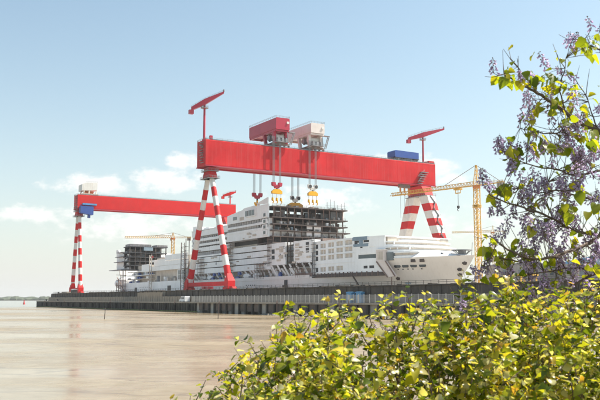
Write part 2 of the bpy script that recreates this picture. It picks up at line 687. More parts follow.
def mud_mesh():
    ys = [13]
    while ys[-1] < 560:
        ys.append(ys[-1] * 1.035 + 0.25)
    xs_n = 90
    v, f = [], []
    rg = random.Random(3)
    ph = [(rg.uniform(0, 6.28), rg.uniform(.02, .2), rg.uniform(.05, .45)) for _ in range(14)]
    for y in ys:
        half = 60 + y * 0.75
        for i in range(xs_n + 1):
            x = -half + 2 * half * i / xs_n
            h = sum(math.sin(p + x * kx + y * ky) for p, kx, ky in ph) / 14
            edge = max(0, (y - 470 + 25 * math.sin(x * .012) + 12 * math.sin(x * .05)) / 60)
            v.append((x, y, 0.10 * h - edge * 0.9 + 0.02))
    n = xs_n + 1
    for k in range(len(ys) - 1):
        for i in range(xs_n):
            f.append((k * n + i, k * n + i + 1, (k + 1) * n + i + 1, (k + 1) * n + i))
    mb = MB()
    mb.v, mb.f, mb.m = v, f, [0] * len(f)
    return mb


solid('mud_flat', mud_mesh(), mm, kind='structure', dock=False, smooth=True)

# the bank the shrubs stand on
mb = MB()
sec = [(-60, 3.4), (5.5, 3.4), (8, 3.0), (10.5, 2.0), (14, 0.6), (17, -0.3), (17, -0.6), (-60, -0.6)]
mb.prism(sec, 0, -90, 90)
solid('bank', mb, M_grass, kind='structure', dock=False)

# quay bodies (all in dock axes: x = d, y = a)
solid('quay_deck', MB().prism([(-29.6, -420), (30, -420), (30, 285), (-2, 285), (-7, 262), (-16, 226), (-29.6, 182)], 2, -0.6, 8.6), M_deck, kind='structure')
solid('far_quay', MB().box(88, 420, -420, 285, -0.6, 8.6), M_deck, kind='structure')
solid('dock_head', MB().box(30, 88, -420, -140, -0.6, 8.6), M_deck, kind='structure')
solid('dock_floor', MB().box(30, 88, -140, 285, -0.6, 0.6), M_conc, kind='structure')
mb = MB()
mb.prism([(-36.6, -420), (-36.6, 192), (-24, 240), (-10, 275), (-4, 275), (-29.7, 182), (-29.7, -420)], 2, -0.6, 3.75)
solid('quay_terrace', mb, M_deck, kind='structure')

# lower quay wall: sheet piles to the left, concrete bays between dark piles to the right
qw = thing('quay_wall', 'long dark tarred quay wall of piles rising from the mud', 'wall', (-37, 0, 0))
part('coping', MB().box(-37.5, -36.0, -420, 193, 3.55, 4.05), M_conc, qw)
pile_me = MB()
pile_me.prism([(-0.45, -1.28), (-0.45, -0.5), (0.05, -0.2), (0.05, 0.85), (-0.45, 1.15), (-0.45, 1.28), (0.3, 1.28), (0.3, -1.28)], 2, -0.6, 3.54)
pile_me = pile_me.mesh('sheet_pile', M_pile)
k = 191.3
while k > -76:
    piece('sheet_pile', pile_me, qw, (-37 + rnd.uniform(-.05, .05), k, 0))
    k -= 2.6
bay_me = MB().box(-0.3, 0.3, -2.1, 2.1, 0.9, 3.54).mesh('wall_bay', M_bay)
bayd_me = MB().box(0.4, 0.8, -2.3, 2.3, -0.6, 3.54).mesh('dark_recess', M_dark)
post_me = MB()
post_me.prism([(-0.5, -0.3), (-0.35, -0.45), (0.35, -0.45), (0.35, 0.45), (-0.35, 0.45), (-0.5, 0.3)], 2, -0.6, 3.54)
post_me = post_me.mesh('pile', M_pile)
k = -80
i = 0
while k > -330:
    piece('wall_bay' if i % 4 != 2 else 'dark_recess', bay_me if i % 4 != 2 else bayd_me, qw, (-36.6, k, 0))
    if i % 4 != 2:
        piece('footing', MATS.setdefault('foot_me', MB().box(-0.1, 0.3, -2.1, 2.1, -0.6, 0.88).mesh('footing', M_pile)), qw, (-36.5, k, 0))
    piece('pile', post_me, qw, (-37, k - 2.55, 0))
    k -= 5.1
    i += 1
lad = MB()
for q in (-.3, .3):
    lad.box(-.12, 0, q - .05, q + .05, -.3, 4.6)
for q in range(12):
    lad.box(-.1, -.04, -.3, .3, -.1 + q * .36, -.04 + q * .36)
lad = lad.mesh('ladder', M_rust2)
fend = MB().tube((-.35, 0, 1.0), (-.35, 0, 3.2), .38, .38, 10).mesh('fender', M_tyre)
for a in (170, 120, 74, 31, -12, -55, -98, -141):
    piece('ladder', lad, qw, (-37.6, a, 0))
for a in range(-70, 190, 13):
    piece('fender', fend, qw, (-37.5, a + rnd.uniform(-2, 2), rnd.uniform(-.3, .2)))
part('tide_ledge', MB().box(-37.62, -37.46, -78, 192, .2, .55), M_algae, qw)
part('backing', MB().box(-36.2, -35.8, -335, 192, -0.6, 3.5), M_dark, qw)

# retaining wall of the upper quay, in panels
rw = thing('retaining_wall', 'dark stained retaining wall of the upper quay behind the fence', 'wall', (-30, 0, 3.75))
wp = MB()
wp.box(-0.28, 0.0, -2.93, 2.93, 3.75, 8.55)
wp = wp.mesh('wall_panel', M_wall)
rb = MB().box(-0.45, 0.0, -0.16, 0.16, 3.75, 8.6).mesh('rib', M_wall)
k = 182
i = 0
while k > -330:
    if not (-26 < k < 8):
        piece('wall_panel', wp, rw, (-30 + 0.35 + rnd.uniform(-.04, .04), k, 0.0 + rnd.uniform(-.06, .03)))
    piece('rib', rb, rw, (-29.65, k - 3, 0))
    k -= 6
    i += 1
part('coping', MB().box(-30.3, -29.0, -330, 182, 8.6, 8.85), M_wall, rw)
part('end_wall', MB().prism([(-29.7, 182.2), (-16.2, 226.3), (-7.2, 262.3), (-7.0, 262), (-16, 226), (-29.5, 182)], 2, 3.8, 8.85), M_wall, rw)
mb = MB()
railing(mb, [(-29.8, -330, 8.85), (-29.8, 180, 8.85)], 1.0, 3)
for q in range(150):
    a = rnd.uniform(-320, 176)
    h_ = rnd.uniform(-.1, .35)
    mb.box(-29.7 + rnd.uniform(.2, 3), -26.4 + rnd.uniform(0, 1), a, a + rnd.uniform(.3, 2.6), 8.61, 8.9 + h_)
part('edge_railing', mb, M_wall, rw)['kind'] = 'stuff'
# beige hoarding in front of its left half
hb_ = thing('hoarding', 'weathered beige board hoarding along the quay left of the van', 'fence', (-31.4, 60, 3.75))
bd = MB().box(-0.06, 0.06, -1.45, 1.45, 3.75, 6.35).mesh('board', M_board)
bd2 = MB().box(-0.06, 0.06, -1.45, 1.45, 3.75, 8.3).mesh('tall_board', M_board)
po = MB().box(-0.16, 0.12, -0.1, 0.1, 3.75, 6.5).mesh('post', M_conc)
k = 184
while k > -62:
    tall = -26 < k < 8
    piece('tall_board' if tall else 'board', bd2 if tall else bd, hb_, (-31.4, k, rnd.uniform(-.1, .05)))
    piece('post', po, hb_, (-31.45, k - 1.5, 0))
    k -= 3.0

# galvanised fence along the terrace
fn = thing('steel_fence', 'pale galvanised steel bar fence along the quay edge', 'fence', (-34, -140, 3.75))
fp = MB().box(-0.07, 0.07, -0.07, 0.07, 3.75, 6.45).mesh('fence_post', M_fence)
pan = MB()
for q in range(10):
    y = -1.14 + 2.28 * q / 9
    pan.box(-0.02, 0.02, y - 0.014, y + 0.014, 3.9, 6.25)
for z in (3.95, 5.1, 6.2):
    pan.box(-0.025, 0.025, -1.2, 1.2, z, z + 0.06)
pan = pan.mesh('fence_panel', M_fence)
k = -64
while k > -330:
    piece('fence_post', fp, fn, (-34, k, rnd.uniform(-.03, .03)))
    piece('fence_panel', pan, fn, (-34, k - 1.3, 0))
    k -= 2.6

# rock armour at the wall's foot
mb = MB()
for i in range(900):
    a = rnd.uniform(-330, -132)
    u = rnd.random()
    d = -38 - 5.5 * u * min(1, (-132 - a) / 25 + .15)
    z = (1 - u) * 1.1 * min(1, (-132 - a) / 25 + .15)
    r = rnd.uniform(.22, .6)
    c = Vector((d, a, z))
    ring = []
    b0 = len(mb.v)
    for (dx, dy, dz) in ((1, 0, 0), (0, 1, 0), (-1, 0, 0), (0, -1, 0), (.2, .1, .8), (0, 0, -.7)):
        mb.v.append(tuple(c + Vector((dx, dy, dz)) * r * rnd.uniform(.7, 1.3)))
    mb.cur = 1 if (u < .5 and rnd.random() < .6 and a < -165) else 0
    for t in ((0, 1, 4), (1, 2, 4), (2, 3, 4), (3, 0, 4), (1, 0, 5), (2, 1, 5), (3, 2, 5), (0, 3, 5)):
        mb.face(tuple(b0 + q for q in t))
solid('rock_armour', mb, [M_rock, M_algae], 'low heap of brown and mossy stones at the quay foot', 'rocks', kind='stuff')

# far shore
mb = MB()
for i in range(900):
    x = rnd.uniform(-3600, 300)
    y = 3300 + rnd.uniform(-60, 500) + 0.12 * abs(x + 1200)
    hgt = rnd.uniform(8, 17) * (0.75 + .35 * math.sin(x * .004))
    c = Vector((x, y, 0))
    r = rnd.uniform(14, 34)
    b0 = len(mb.v)
    n = 6
    for lv, (rr_, zz) in enumerate(((1, 0), (1.1, .45), (.65, .85))):
        for q in range(n):
            t = q * 2 * math.pi / n + lv
            mb.v.append((x + r * rr_ * math.cos(t) * rnd.uniform(.8, 1.2), y + r * rr_ * math.sin(t), hgt * zz * rnd.uniform(.85, 1.15) + .5))
    mb.v.append((x, y, hgt * rnd.uniform(.95, 1.15)))
    for lv in range(2):
        for q in range(n):
            mb.face((b0 + lv * n + q, b0 + lv * n + (q + 1) % n, b0 + (lv + 1) * n + (q + 1) % n, b0 + (lv + 1) * n + q))
    for q in range(n):
        mb.face((b0 + 2 * n + q, b0 + 2 * n + (q + 1) % n, b0 + 3 * n))
solid('distant_woodland', mb, M_shore, 'hazy line of woodland along the far shore', 'woodland', kind='stuff', dock=False)
mb = MB().box(-3800, 600, 3200, 4500, -1, 1.8)
solid('far_shore', mb, M_sand, kind='structure', dock=False)


# ------------------------------------------------------------------ gantry cranes
def stripes(mb, p, q, r0, r1, n, zs, first):
    """tube or box leg from p to q in painted bands; zs are the band edges from top to bottom"""
    p, q = Vector(p), Vector(q)
    k = first
    for i in range(len(zs) - 1):
        t0 = (p.z - zs[i]) / (p.z - q.z)
        t1 = (p.z - zs[i + 1]) / (p.z - q.z)
        mb.cur = k
        mb.tube(p.lerp(q, t0), p.lerp(q, t1), r0 + (r1 - r0) * t0, r0 + (r1 - r0) * t1, n, cap=(i in (0, len(zs) - 2)))
        k = 1 - k


def stripes_box(mb, top, bot, zs, first):
    """top/bot: (d0,d1,a0,a1,z)"""
    k = first
    for i in range(len(zs) - 1):
        rs = []
        for z in (zs[i], zs[i + 1]):
            t = (top[4] - z) / (top[4] - bot[4])
            d0, d1, a0, a1 = [top[j] + (bot[j] - top[j]) * t for j in range(4)]
            rs.append([(d0, a0, z), (d1, a0, z), (d1, a1, z), (d0, a1, z)])
        mb.cur = k
        mb.loft(rs, caps=(i in (0, len(zs) - 2)))
        k = 1 - k


def derrick(g, d, a, z, h, dirv, back, fwd, rise, M):
    """slewing derrick on a post: post > jib, platform, counterweight"""
    mb = MB().tube((d, a, z), (d, a, z + h), 0.62, 0.5, 10)
    mb.tube((d, a, z), (d, a, z + 0.8), 1.1, 1.0, 10)
    po = part('derrick', mb, M, g, smooth=True)
    t = Vector((d, a, z + h + 0.6))
    dv = Vector(dirv).normalized()
    s = Vector((-dv.y, dv.x, 0))
    p0 = t - dv * back + Vector((0, 0, -rise * back / fwd))
    p1 = t + dv * fwd + Vector((0, 0, rise))
    mb = MB()
    pts = []
    for (c, hh, ww) in ((p0, 0.9, 1.0), (t, 1.5, 1.3), (p1, 0.5, 0.7)):
        pts.append([c + s * ww + Vector((0, 0, -hh)), c - s * ww + Vector((0, 0, -hh)), c - s * ww + Vector((0, 0, hh)), c + s * ww + Vector((0, 0, hh))])
    mb.loft(pts)
    j = part('jib', mb, M, po)
    mb = MB()
    railing(mb, [tuple(p0 + s * .9 + Vector((0, 0, .9))), tuple(t + s * 1.2 + Vector((0, 0, 1.5))), tuple(p1 + s * .6 + Vector((0, 0, .5)))], 1.0, 2.2)
    mb.tube(p1 + Vector((0, 0, .5)), p1 + Vector((0, 0, 1.6)), .5, .4, 6)
    part('jib_railing', mb, M_grey, po)
    part('counterweight', MB().box(p0.x - 1.1, p0.x + 1.1, p0.y - 1.0, p0.y + 1.0, p0.z - 2.6, p0.z - .5), M, po)
    mb = MB().tube((d, a, z + h - 2.6), (d, a, z + h - 2.3), 2.0, 2.0, 12)
    ring = [(d + 1.9 * math.cos(q * math.pi / 4), a + 1.9 * math.sin(q * math.pi / 4), z + h - 2.3) for q in range(9)]
    railing(mb, ring, 1.0, 1.0)
    part('platform', mb, M_grey, po)


def gantry(label, a0, dl, dr, z0, z1, M, near):
    g = thing('gantry_crane', label, 'crane', (dl + 5, a0 + 5.5, 8.6), 'giant gantry cranes over the dry dock')
    aw = 10.8
    c = a0 + aw / 2
    mb = MB()
    e = 0.25
    mb.prism([(a0 + e, z0), (a0 + aw - e, z0), (a0 + aw, z0 + e), (a0 + aw, z1 - e), (a0 + aw - e, z1), (a0 + e, z1), (a0, z1 - e), (a0, z0 + e)], 0, dl, dr)
    gd = part('girder', mb, M, g)
    # lower flange, rail beams and welded plate joints
    part('flange', MB().box(dl - .15, dr + .15, a0 - .45, a0 + .6, z0 - .55, z0 - .01), M_crim, gd)
    part('flange', MB().box(dl - .15, dr + .15, a0 + aw - .6, a0 + aw + .45, z0 - .55, z0 - .01), M_crim, gd)
    part('trolley_rail', MB().box(dl, dr, a0 + .3, a0 + 1.0, z1 + .01, z1 + .45), M_grey, gd)
    part('trolley_rail', MB().box(dl, dr, a0 + aw - 1.0, a0 + aw - .3, z1 + .01, z1 + .45), M_grey, gd)
    seam = MB().box(-.05, .05, -.008, .02, z0 + .3, z1 - .3).mesh('plate_joint', M)
    d = dl + 11
    while d < dr - 4:
        piece('plate_joint', seam, gd, (d, a0 - .005, 0))
        d += 6.1
    part('stringer', MB().box(dl + .2, dr - .2, a0 - .02, a0 - .001, z0 + 4.0, z0 + 4.1), M, gd)
    mb = MB()
    railing(mb, [(dl, a0 + .1, z1), (dr, a0 + .1, z1)], 1.1, 3)
    railing(mb, [(dl, a0 + aw - .1, z1), (dr, a0 + aw - .1, z1)], 1.1, 3)
    railing(mb, [(dl + .1, a0, z1), (dl + .1, a0 + aw, z1)], 1.1, 3)
    part('handrail', mb, M_grey, g)
    # hinged leg at the near side
    dc = dl + (4.9 if near else 2.6)
    zt = z0 - 5.4
    mb = MB()
    mb.loft([[(dc - 2.0, c - 3.2, z0 - .56), (dc + 2.0, c - 3.2, z0 - .56), (dc + 2.0, c + 3.2, z0 - .56), (dc - 2.0, c + 3.2, z0 - .56)],
             [(dc - 1.9, c - 3.0, z0 - 2.2), (dc + 1.9, c - 3.0, z0 - 2.2), (dc + 1.9, c + 3.0, z0 - 2.2), (dc - 1.9, c + 3.0, z0 - 2.2)],
             [(dc - 2.2, c - 4.8, zt - 1), (dc + 2.2, c - 4.8, zt - 1), (dc + 2.2, c + 4.8, zt - 1), (dc - 2.2, c + 4.8, zt - 1)]])
    part('hinge_head', mb, M, g)
    for z, r in ((z0 - 2.6, 4.2), (zt - 1.0, 5.4)):
        mb = MB()
        mb.prism([(dc - 3.2, c - r), (dc + 3.2, c - r), (dc + 3.2, c + r), (dc - 3.2, c + r)], 2, z, z + .25)
        railing(mb, [(dc - 3.1, c - r, z + .2), (dc + 3.1, c - r, z + .2), (dc + 3.1, c + r, z + .2), (dc - 3.1, c + r, z + .2), (dc - 3.1, c - r, z + .2)], 1.1, 1.6)
        part('platform', mb, M_grey, g)
    spread = 24.6 if near else 11.5
    for s in (-1, 1):
        mb = MB()
        zs = [zt - .8]
        while zs[-1] > 18:
            zs.append(zs[-1] - 5.0)
        zs.append(11.5)
        stripes(mb, (dc, c + s * 2.6, zt - .8), (dc, c + s * spread, 11.5), 1.3 if near else 1.25, 1.65 if near else 1.5, 16, zs, 1)
        part('leg', mb, [M, M_band], g, smooth=True)
        y = c + s * spread
        y1 = y - s * 1.6
        mb = MB().loft([[(dc - 1.9, y - 2.0, 10.2), (dc + 1.9, y - 2.0, 10.2), (dc + 1.9, y + 2.0, 10.2), (dc - 1.9, y + 2.0, 10.2)],
                        [(dc - 1.9, y - 2.0, 13.8), (dc + 1.9, y - 2.0, 13.8), (dc + 1.9, y + 2.0, 13.8), (dc - 1.9, y + 2.0, 13.8)],
                        [(dc - 1.2, y1 - 1.1, 17.4), (dc + 1.2, y1 - 1.1, 17.4), (dc + 1.2, y1 + 1.1, 17.4), (dc - 1.2, y1 + 1.1, 17.4)]])
        ft = part('foot', mb, M, g)
        for q in (-1, 1):
            mb = MB()
            mb.prism([(y + q * 3.6 - 2.9, 9.3), (y + q * 3.6 + 2.9, 9.3), (y + q * 3.6 + 1.3, 11.0), (y + q * 3.6 - 1.3, 11.0)], 0, dc - 1.1, dc + 1.1)
            bo = part('bogie', mb, M, g)
            for w in (-2, -.7, .7, 2):
                part('wheel', MB().tube((dc - .5, y + q * 3.6 + w, 9.15), (dc + .5, y + q * 3.6 + w, 9.15), .55, .55, 10), M_dark, bo)
    mb = MB().box(dc - 1.5, dc + 1.5, c - spread + 2, c + spread - 2, 11.6, 13.6)
    part('sill_beam', mb, M, g)
    if near:
        for q in (-4, 1):
            part('drive_box', MB().box(dc - 1.4, dc + 1.4, c - q - 2, c - q + 1.4, 8.8, 11.39), M_crim, g)
    # rigid leg at the far side
    dq = dr - 7.0
    mb = MB()
    mb.loft([[(dq - 4.2, c - 5.6, z0 - .6), (dq + 3.4, c - 5.6, z0 - .6), (dq + 3.4, c + 5.6, z0 - .6), (dq - 4.2, c + 5.6, z0 - .6)],
             [(dq - 3.2, c - 8.2, z0 - 6.5), (dq + 2.6, c - 8.2, z0 - 6.5), (dq + 2.6, c + 8.2, z0 - 6.5), (dq - 3.2, c + 8.2, z0 - 6.5)]])
    part('leg_head', mb, M, g)
    mb = MB().box(dq - 4.4, dq + 3.8, c - 9.4, c + 9.4, z0 - 6.9, z0 - 6.51)
    railing(mb, [(dq - 4.3, c - 9.3, z0 - 6.5), (dq - 4.3, c + 9.3, z0 - 6.5)], 1.1, 1.6)
    railing(mb, [(dq - 4.3, c - 9.3, z0 - 6.5), (dq + 3.7, c - 9.3, z0 - 6.5)], 1.1, 1.6)
    part('head_platform', mb, M_grey, g)
    for s in (-1, 1):
        mb = MB()
        zs = [z0 - 6.9]
        while zs[-1] > 16:
            zs.append(zs[-1] - 4.5)
        zs.append(10.5)
        ya, yb = c + s * 5.9, c + s * 29
        stripes_box(mb, (dq - 3.2, dq + 2.4, ya - 3.9, ya + 3.9, z0 - 6.9), (dq - 2.0, dq + 1.6, yb - 2.2, yb + 2.2, 10.5), zs, 1)
        part('leg', mb, [M, M_band], g)
        part('foot', MB().box(dq - 3.0, dq + 2.4, yb - 4, yb + 4, 8.8, 10.5), M, g)
    mb = MB()
    for q in range(14):
        f0, f1 = q / 14, (q + 1) / 14
        y0_, y1_ = c - 10.1 + (-31.5 + 10.1) * f0, c - 10.1 + (-31.5 + 10.1) * f1
        zz0, zz1 = z0 - 6.9 + (10.5 - z0 + 6.9) * f0, z0 - 6.9 + (10.5 - z0 + 6.9) * f1
        dd = (dq - 1.2, dq + .9)
        mb.beam((dd[q % 2], y0_, zz0), (dd[1 - q % 2], y1_, zz1), .3, .5)
        mb.box(dd[1 - q % 2] - .8, dd[1 - q % 2] + .8, y1_ - .9, y1_ + .2, zz1 - .1, zz1 + .1)
    part('leg_stairs', mb, M_grey, g)
    part('sill_beam', MB().box(dq - 2, dq + .6, c - 23, c + 23, 11.6, 14.2), M, g)
    return g, c


g1, c1 = gantry('nearer red gantry crane spanning the dry dock with two trolleys on its girder', 0, -.6, 148.4, 72.2, 85.2, M_red, True)
derrick(g1, .6, 5, 85.2, 19.6, (1, -.35, 0), 6.8, 9.8, 5.6, M_crim)
derrick(g1, 143.4, 5, 85.2, 17.6, (1, -.2, 0), 9.5, 14.5, 4.6, M_crim)
mb = MB()
for q in range(9):
    mb.box(-1.5, -.62, 2.2 + q % 2, 5.2 + q % 2, 73.5 + q * 1.3, 73.7 + q * 1.3)
railing(mb, [(-1.4, 2.2, 77), (-1.4, 7, 79)], 1.0, 1.2)
railing(mb, [(-1.4, 2.2, 81), (-1.4, 7, 83)], 1.0, 1.2)
part('access_stairs', mb, M_grey, g1)
mb = MB()
for q in range(6):
    mb.box(134.5 + q * .4, 137.5 + q * .9, -1.6, -.05, 72.5 + q * 1.35, 72.8 + q * 1.35)
railing(mb, [(134, -1.5, 72.8), (138, -1.5, 77)], 1, 1)
railing(mb, [(134, -1.5, 76), (139, -1.5, 80)], 1, 1)
part('access_stairs', mb, M_grey, g1)
part('roof_box', MB().box(144, 148.2, .5, 6, 85.25, 87.0), M_red, g1)
part('roof_box', MB().box(1.8, 3.2, .2, 1.4, 85.25, 87.4), M_crim, g1)

g2, c2 = gantry('farther bright red gantry crane over the stern end of the dock', 247.5, 2.6, 137.5, 74.9, 85.2, M_far, False)
derrick(g2, 134.6, 253, 85.2, 9.5, (1, -.2, 0), 6.4, 5.0, 1.6, M_far)
mb = MB()
railing(mb, [(2.4, 246, 75), (2.4, 258, 75)], 1.2, 1.5)
for q in range(8):
    mb.box(1.2, 2.55, 249, 252, 73 + q * 1.6, 73.2 + q * 1.6)
part('access_stairs', mb, M_grey, g2)


# ------------------------------------------------------------------ trolleys on the girders
def trolley(label, d0, d1, a0, a1, z0, z1, M, Mf, zr=85.7):
    t = thing('crane_trolley', label, 'trolley', ((d0 + d1) / 2, 5.4, zr), 'trolleys on the nearer gantry girder')
    mb = MB()
    e = .35
    mb.prism([(d0 + e, z0), (d1 - e, z0), (d1, z0 + e), (d1, z1 - e), (d1 - e, z1), (d0 + e, z1), (d0, z1 - e), (d0, z0 + e)], 1, a0, a1)
    h = part('machine_house', mb, M, t)
    mb = MB()
    railing(mb, [(d0, a0, z1), (d0, a1, z1), (d1, a1, z1), (d1, a0, z1), (d0, a0, z1)], 1.0, 2)
    part('roof_railing', mb, M_grey, h)
    part('lamp', MB().tube((d1 - 1.2, a0 - .4, z1 - 2.4), (d1 - 1.2, a0, z1 - 2.4), .7, .8, 10), M_band, h)
    # inclined underframe and legs
    mb = MB()
    for d in (d0 + .6, d1 - .6):
        mb.beam((d, a0 + .5, z0 - .5), (d, a1 - .5, z0 - .5), .9, .98)
    for a in (a0 + 1, (a0 + a1) / 2, a1 - 1):
        mb.beam((d0, a, z0 - .55), (d1, a, z0 - .55), .8, .8)
    part('underframe', mb, Mf, t)
    for a in (.7, 10.1):
        for d in (d0 + .7, d1 - .7):
            mb = MB().beam((d, a, zr + 1.6), (d, a + (.6 if a < 5 else 2.0), z0 - .9), 1.5, 1.5)
            part('leg', mb, Mf, t)
        mb = MB()
        mb.prism([(d0 - 1.6, zr + .6), (d1 + 1.6, zr + .6), (d1 + .4, zr + 2.0), (d0 - .4, zr + 2.0)], 1, a - .5, a + .5)
        bo = part('bogie', mb, M_rust2, t)
        for k in range(5):
            d = d0 - 1 + (d1 - d0 + 2) * k / 4
            part('wheel', MB().tube((d, a - .3, zr + .5), (d, a + .3, zr + .5), .55, .55, 10), M_dark, bo)
    # winch drums and machinery hanging in the frame
    for a in (2.6, 8.0):
        mb = MB().tube((d0 + .9, a, z0 - 3.2), (d1 - .9, a, z0 - 3.2), 1.5, 1.5, 14)
        mb.tube((d0 + 1.8, a, z0 - 3.2), (d0 + 2.0, a, z0 - 3.2), 2.0, 2.0, 14)
        mb.tube((d1 - 2.0, a, z0 - 3.2), (d1 - 1.8, a, z0 - 3.2), 2.0, 2.0, 14)
        part('winch_drum', mb, M_band if a < 5 else M_grey, t, smooth=True)
    mb = MB()
    mb.box(d0 + .3, d1 - .3, -2.2, 12, zr + 2.05, zr + 2.3)
    railing(mb, [(d0, -2.2, zr + 2.3), (d1, -2.2, zr + 2.3), (d1 + 1.2, -2.2, zr + 2.3)], 1.0, 1)
    for d in (d0 + 1.5, d0 + 4, d1 - 2):
        mb.box(d, d + 1.3, -1.5, .2, zr + 2.3, zr + 4.4)
    mb.beam((d1 - .4, -1.4, zr + 2.3), (d1 - 1.2, -1.4, z0 - .5), .3)
    part('gallery', mb, M_grey, t)
    mb = MB()
    mb.beam((d1 + .5, -1.2, zr + 1), (d1 + 2.6, -1.6, z0 - 1), .35)
    mb.beam((d1 + 1.4, -1.2, zr + 1), (d1 + 3.4, -1.6, z0 - 1), .35)
    for q in range(6):
        f = q / 6
        mb.beam((d1 + .5 + 2.1 * f, -1.4, zr + 1 + (z0 - zr - 2) * f), (d1 + 1.4 + 2 * f, -1.4, zr + 1 + (z0 - zr - 2) * f), .25)
    mb.box(d1, d1 + 3.6, -2, .2, z0 - 1.1, z0 - .8)
    part('access_ladder', mb, M_grey, t)
    return t


trolley('crimson machine house trolley on top of the nearer girder', 38.5, 46.8, -2.2, 29, 94.4, 100.7, M_crim, M_crim)
trolley('cream and white machine house trolley right of the crimson one', 60.2, 68.8, -2.2, 25.5, 94.8, 100.2, M_cream, M_cream)

# small blue service trolley
t = thing('service_trolley', 'blue service trolley near the right end of the nearer girder', 'trolley', (128, 5, 85.7))
mb = MB()
mb.prism([(119.4, 87.6), (120.2, 87.2), (136.4, 87.2), (137, 87.6), (137, 91.2), (120.0, 91.4), (119.4, 90.8)], 1, 1.2, 8.6)
part('cabin', mb, M_blue, t)
mb = MB()
for q in range(8):
    mb.box(119.8 + q * 2.2, 120.8 + q * 2.2, 1.0, 2.2, 86.2, 87.2)
    mb.box(119.8 + q * 2.2, 120.8 + q * 2.2, 7.4, 8.6, 86.2, 87.2)
mb.box(119.4, 136.8, .6, 1.4, 86.9, 87.19)
part('frame', mb, M_dark, t)
for d in (121.5, 126, 131, 135):
    for a in (.65, 10.1):
        part('wheel', MB().tube((d, a - .25, 86.1), (d, a + .25, 86.1), .5, .5, 10), M_dark, t)
part('axle_beam', MB().box(120.5, 136, .5, 10.3, 86.15, 86.4), M_dark, t)

# far gantry: white-grey cab trolley and blue hanging hoist
t = thing('crane_trolley', 'pale grey trolley cabin on top of the farther red girder', 'trolley', (12, 253, 85.7))
mb = MB()
mb.prism([(6.0, 88.8), (18, 89.6), (18, 95.6), (9.0, 95.2), (6.0, 93.8)], 1, 249, 259)
part('cabin', mb, M_band, t)
mb = MB()
for d in (7, 11, 16.5):
    mb.beam((d, 248.2, 86.2), (d + .8, 249.4, 89.2), .7)
    mb.beam((d, 257.6, 86.2), (d + .8, 257, 89.2), .7)
mb.box(5, 18.5, 247.9, 248.9, 85.75, 86.6)
mb.box(5, 18.5, 257.2, 258.2, 85.75, 86.6)
part('underframe', mb, M_beige, t)
part('winch_drum', MB().tube((9, 252, 87.6), (15, 252, 87.6), 1.2, 1.2, 12), M_orange, t)
mb = MB()
railing(mb, [(9, 249.2, 95.3), (18, 249.2, 95.6)], 1, 1.5)
part('roof_railing', mb, M_grey, t)

t = thing('hanging_hoist', 'blue hoist cabin hanging under the left end of the farther girder', 'hoist', (9, 246, 70))
mb = MB()
mb.prism([(3.8, 70.8), (10.5, 69.6), (13.6, 69.6), (13.6, 76.0), (3.8, 76.0)], 1, 242.5, 247.2)
part('cabin', mb, M_blue, t)
part('runway_beam', MB().box(6.0, 17, 245.6, 247.3, 77.4, 78.6), M_lblue, t)
mb = MB()
for d in (4.6, 8, 12.5):
    mb.box(d, d + .5, 246.2, 246.9, 76, 77.45)
mb.box(6, 17, 246.9, 247.35, 77.2, 77.4)
part('hanger', mb, M_blue, t)
part('lower_box', MB().box(9.8, 11.6, 243.4, 245.4, 67.2, 69.6), M_blue, t)


# ------------------------------------------------------------------ hook blocks
def hook(label, d, a, zr, z, Mb, kind, wide):
    h = thing('hook_block', label, 'hook', (d, a, z), 'hook blocks hanging under the girder')
    for s in (-1, 1):
        for q in (-.55, -.18, .18, .55):
            part('rope', MB().tube((d + s * 1.9 + q, a, z + 1.2), (d + s * 1.9 + q, a, zr), .085, .085, 5), M_rope, h)
        mb = MB()
        mb.tube((d + s * 1.9, a - .8, z + .4), (d + s * 1.9, a + .8, z + .4), .95, .95, 14)
        part('sheave', mb, M_dark if kind != 'red' else M_crim, h, smooth=True)
    mb = MB()
    mb.prism([(d - 2.6, z - .6), (d + 2.6, z - .6), (d + 3.0, z + .2), (d + 3.0, z + 1.5), (d + 1.0, z + 1.5), (d + .7, z + .2), (d - .7, z + .2), (d - 1.0, z + 1.5), (d - 3.0, z + 1.5), (d - 3.0, z + .2)], 1, a - .62, a + .62)
    mb.prism([(d - 1.2, z - 1.6), (d + 1.2, z - 1.6), (d + 1.8, z - .5), (d - 1.8, z - .5)], 1, a - .5, a + .5)
    part('block_frame', mb, Mb, h)
    part('swivel', MB().tube((d, a, z - 2.6), (d, a, z - 1.5), .5, .5, 8), M_dark, h)
    if wide == 0:            # a plain double hook
        pts = [(d + 1.3 * math.sin(t_) * (1 if t_ < 0 else 1), a, z - 4.0 - 1.3 * math.cos(t_)) for t_ in [-1.9 + q * .42 for q in range(10)]]
        mb = MB().path(pts, .55, .35, 7)
        mb.tube((d, a, z - 2.6), (d, a, z - 5.2), .5, .55, 8)
        part('hook', mb, M_hook, h, smooth=True)
    else:
        mb = MB()
        mb.prism([(d - wide, z - 4.5), (d + wide, z - 4.5), (d + wide, z - 3.2), (d + wide * .5, z - 2.1), (d - wide * .5, z - 2.1), (d - wide, z - 3.2)], 1, a - .7, a + .7)
        part('spreader_beam', mb, M_hook, h)
        for k in (-1, 0, 1):
            dd = d + k * (wide - .5)
            part('sling', MB().tube((dd, a, z - 7.2), (dd, a, z - 4.3), .10, .10, 5), M_rope, h)
            mb = MB().tube((dd, a, z - 8.1), (dd, a, z - 6.6), .62, .5, 8)
            mb.path([(dd + .6 * math.sin(q * .6 - .4), a, z - 8.7 + .7 * math.cos(q * .6 - .4)) for q in range(7)], .36, .22, 6)
            part('sling_hook', mb, M_hook, h)
    return h


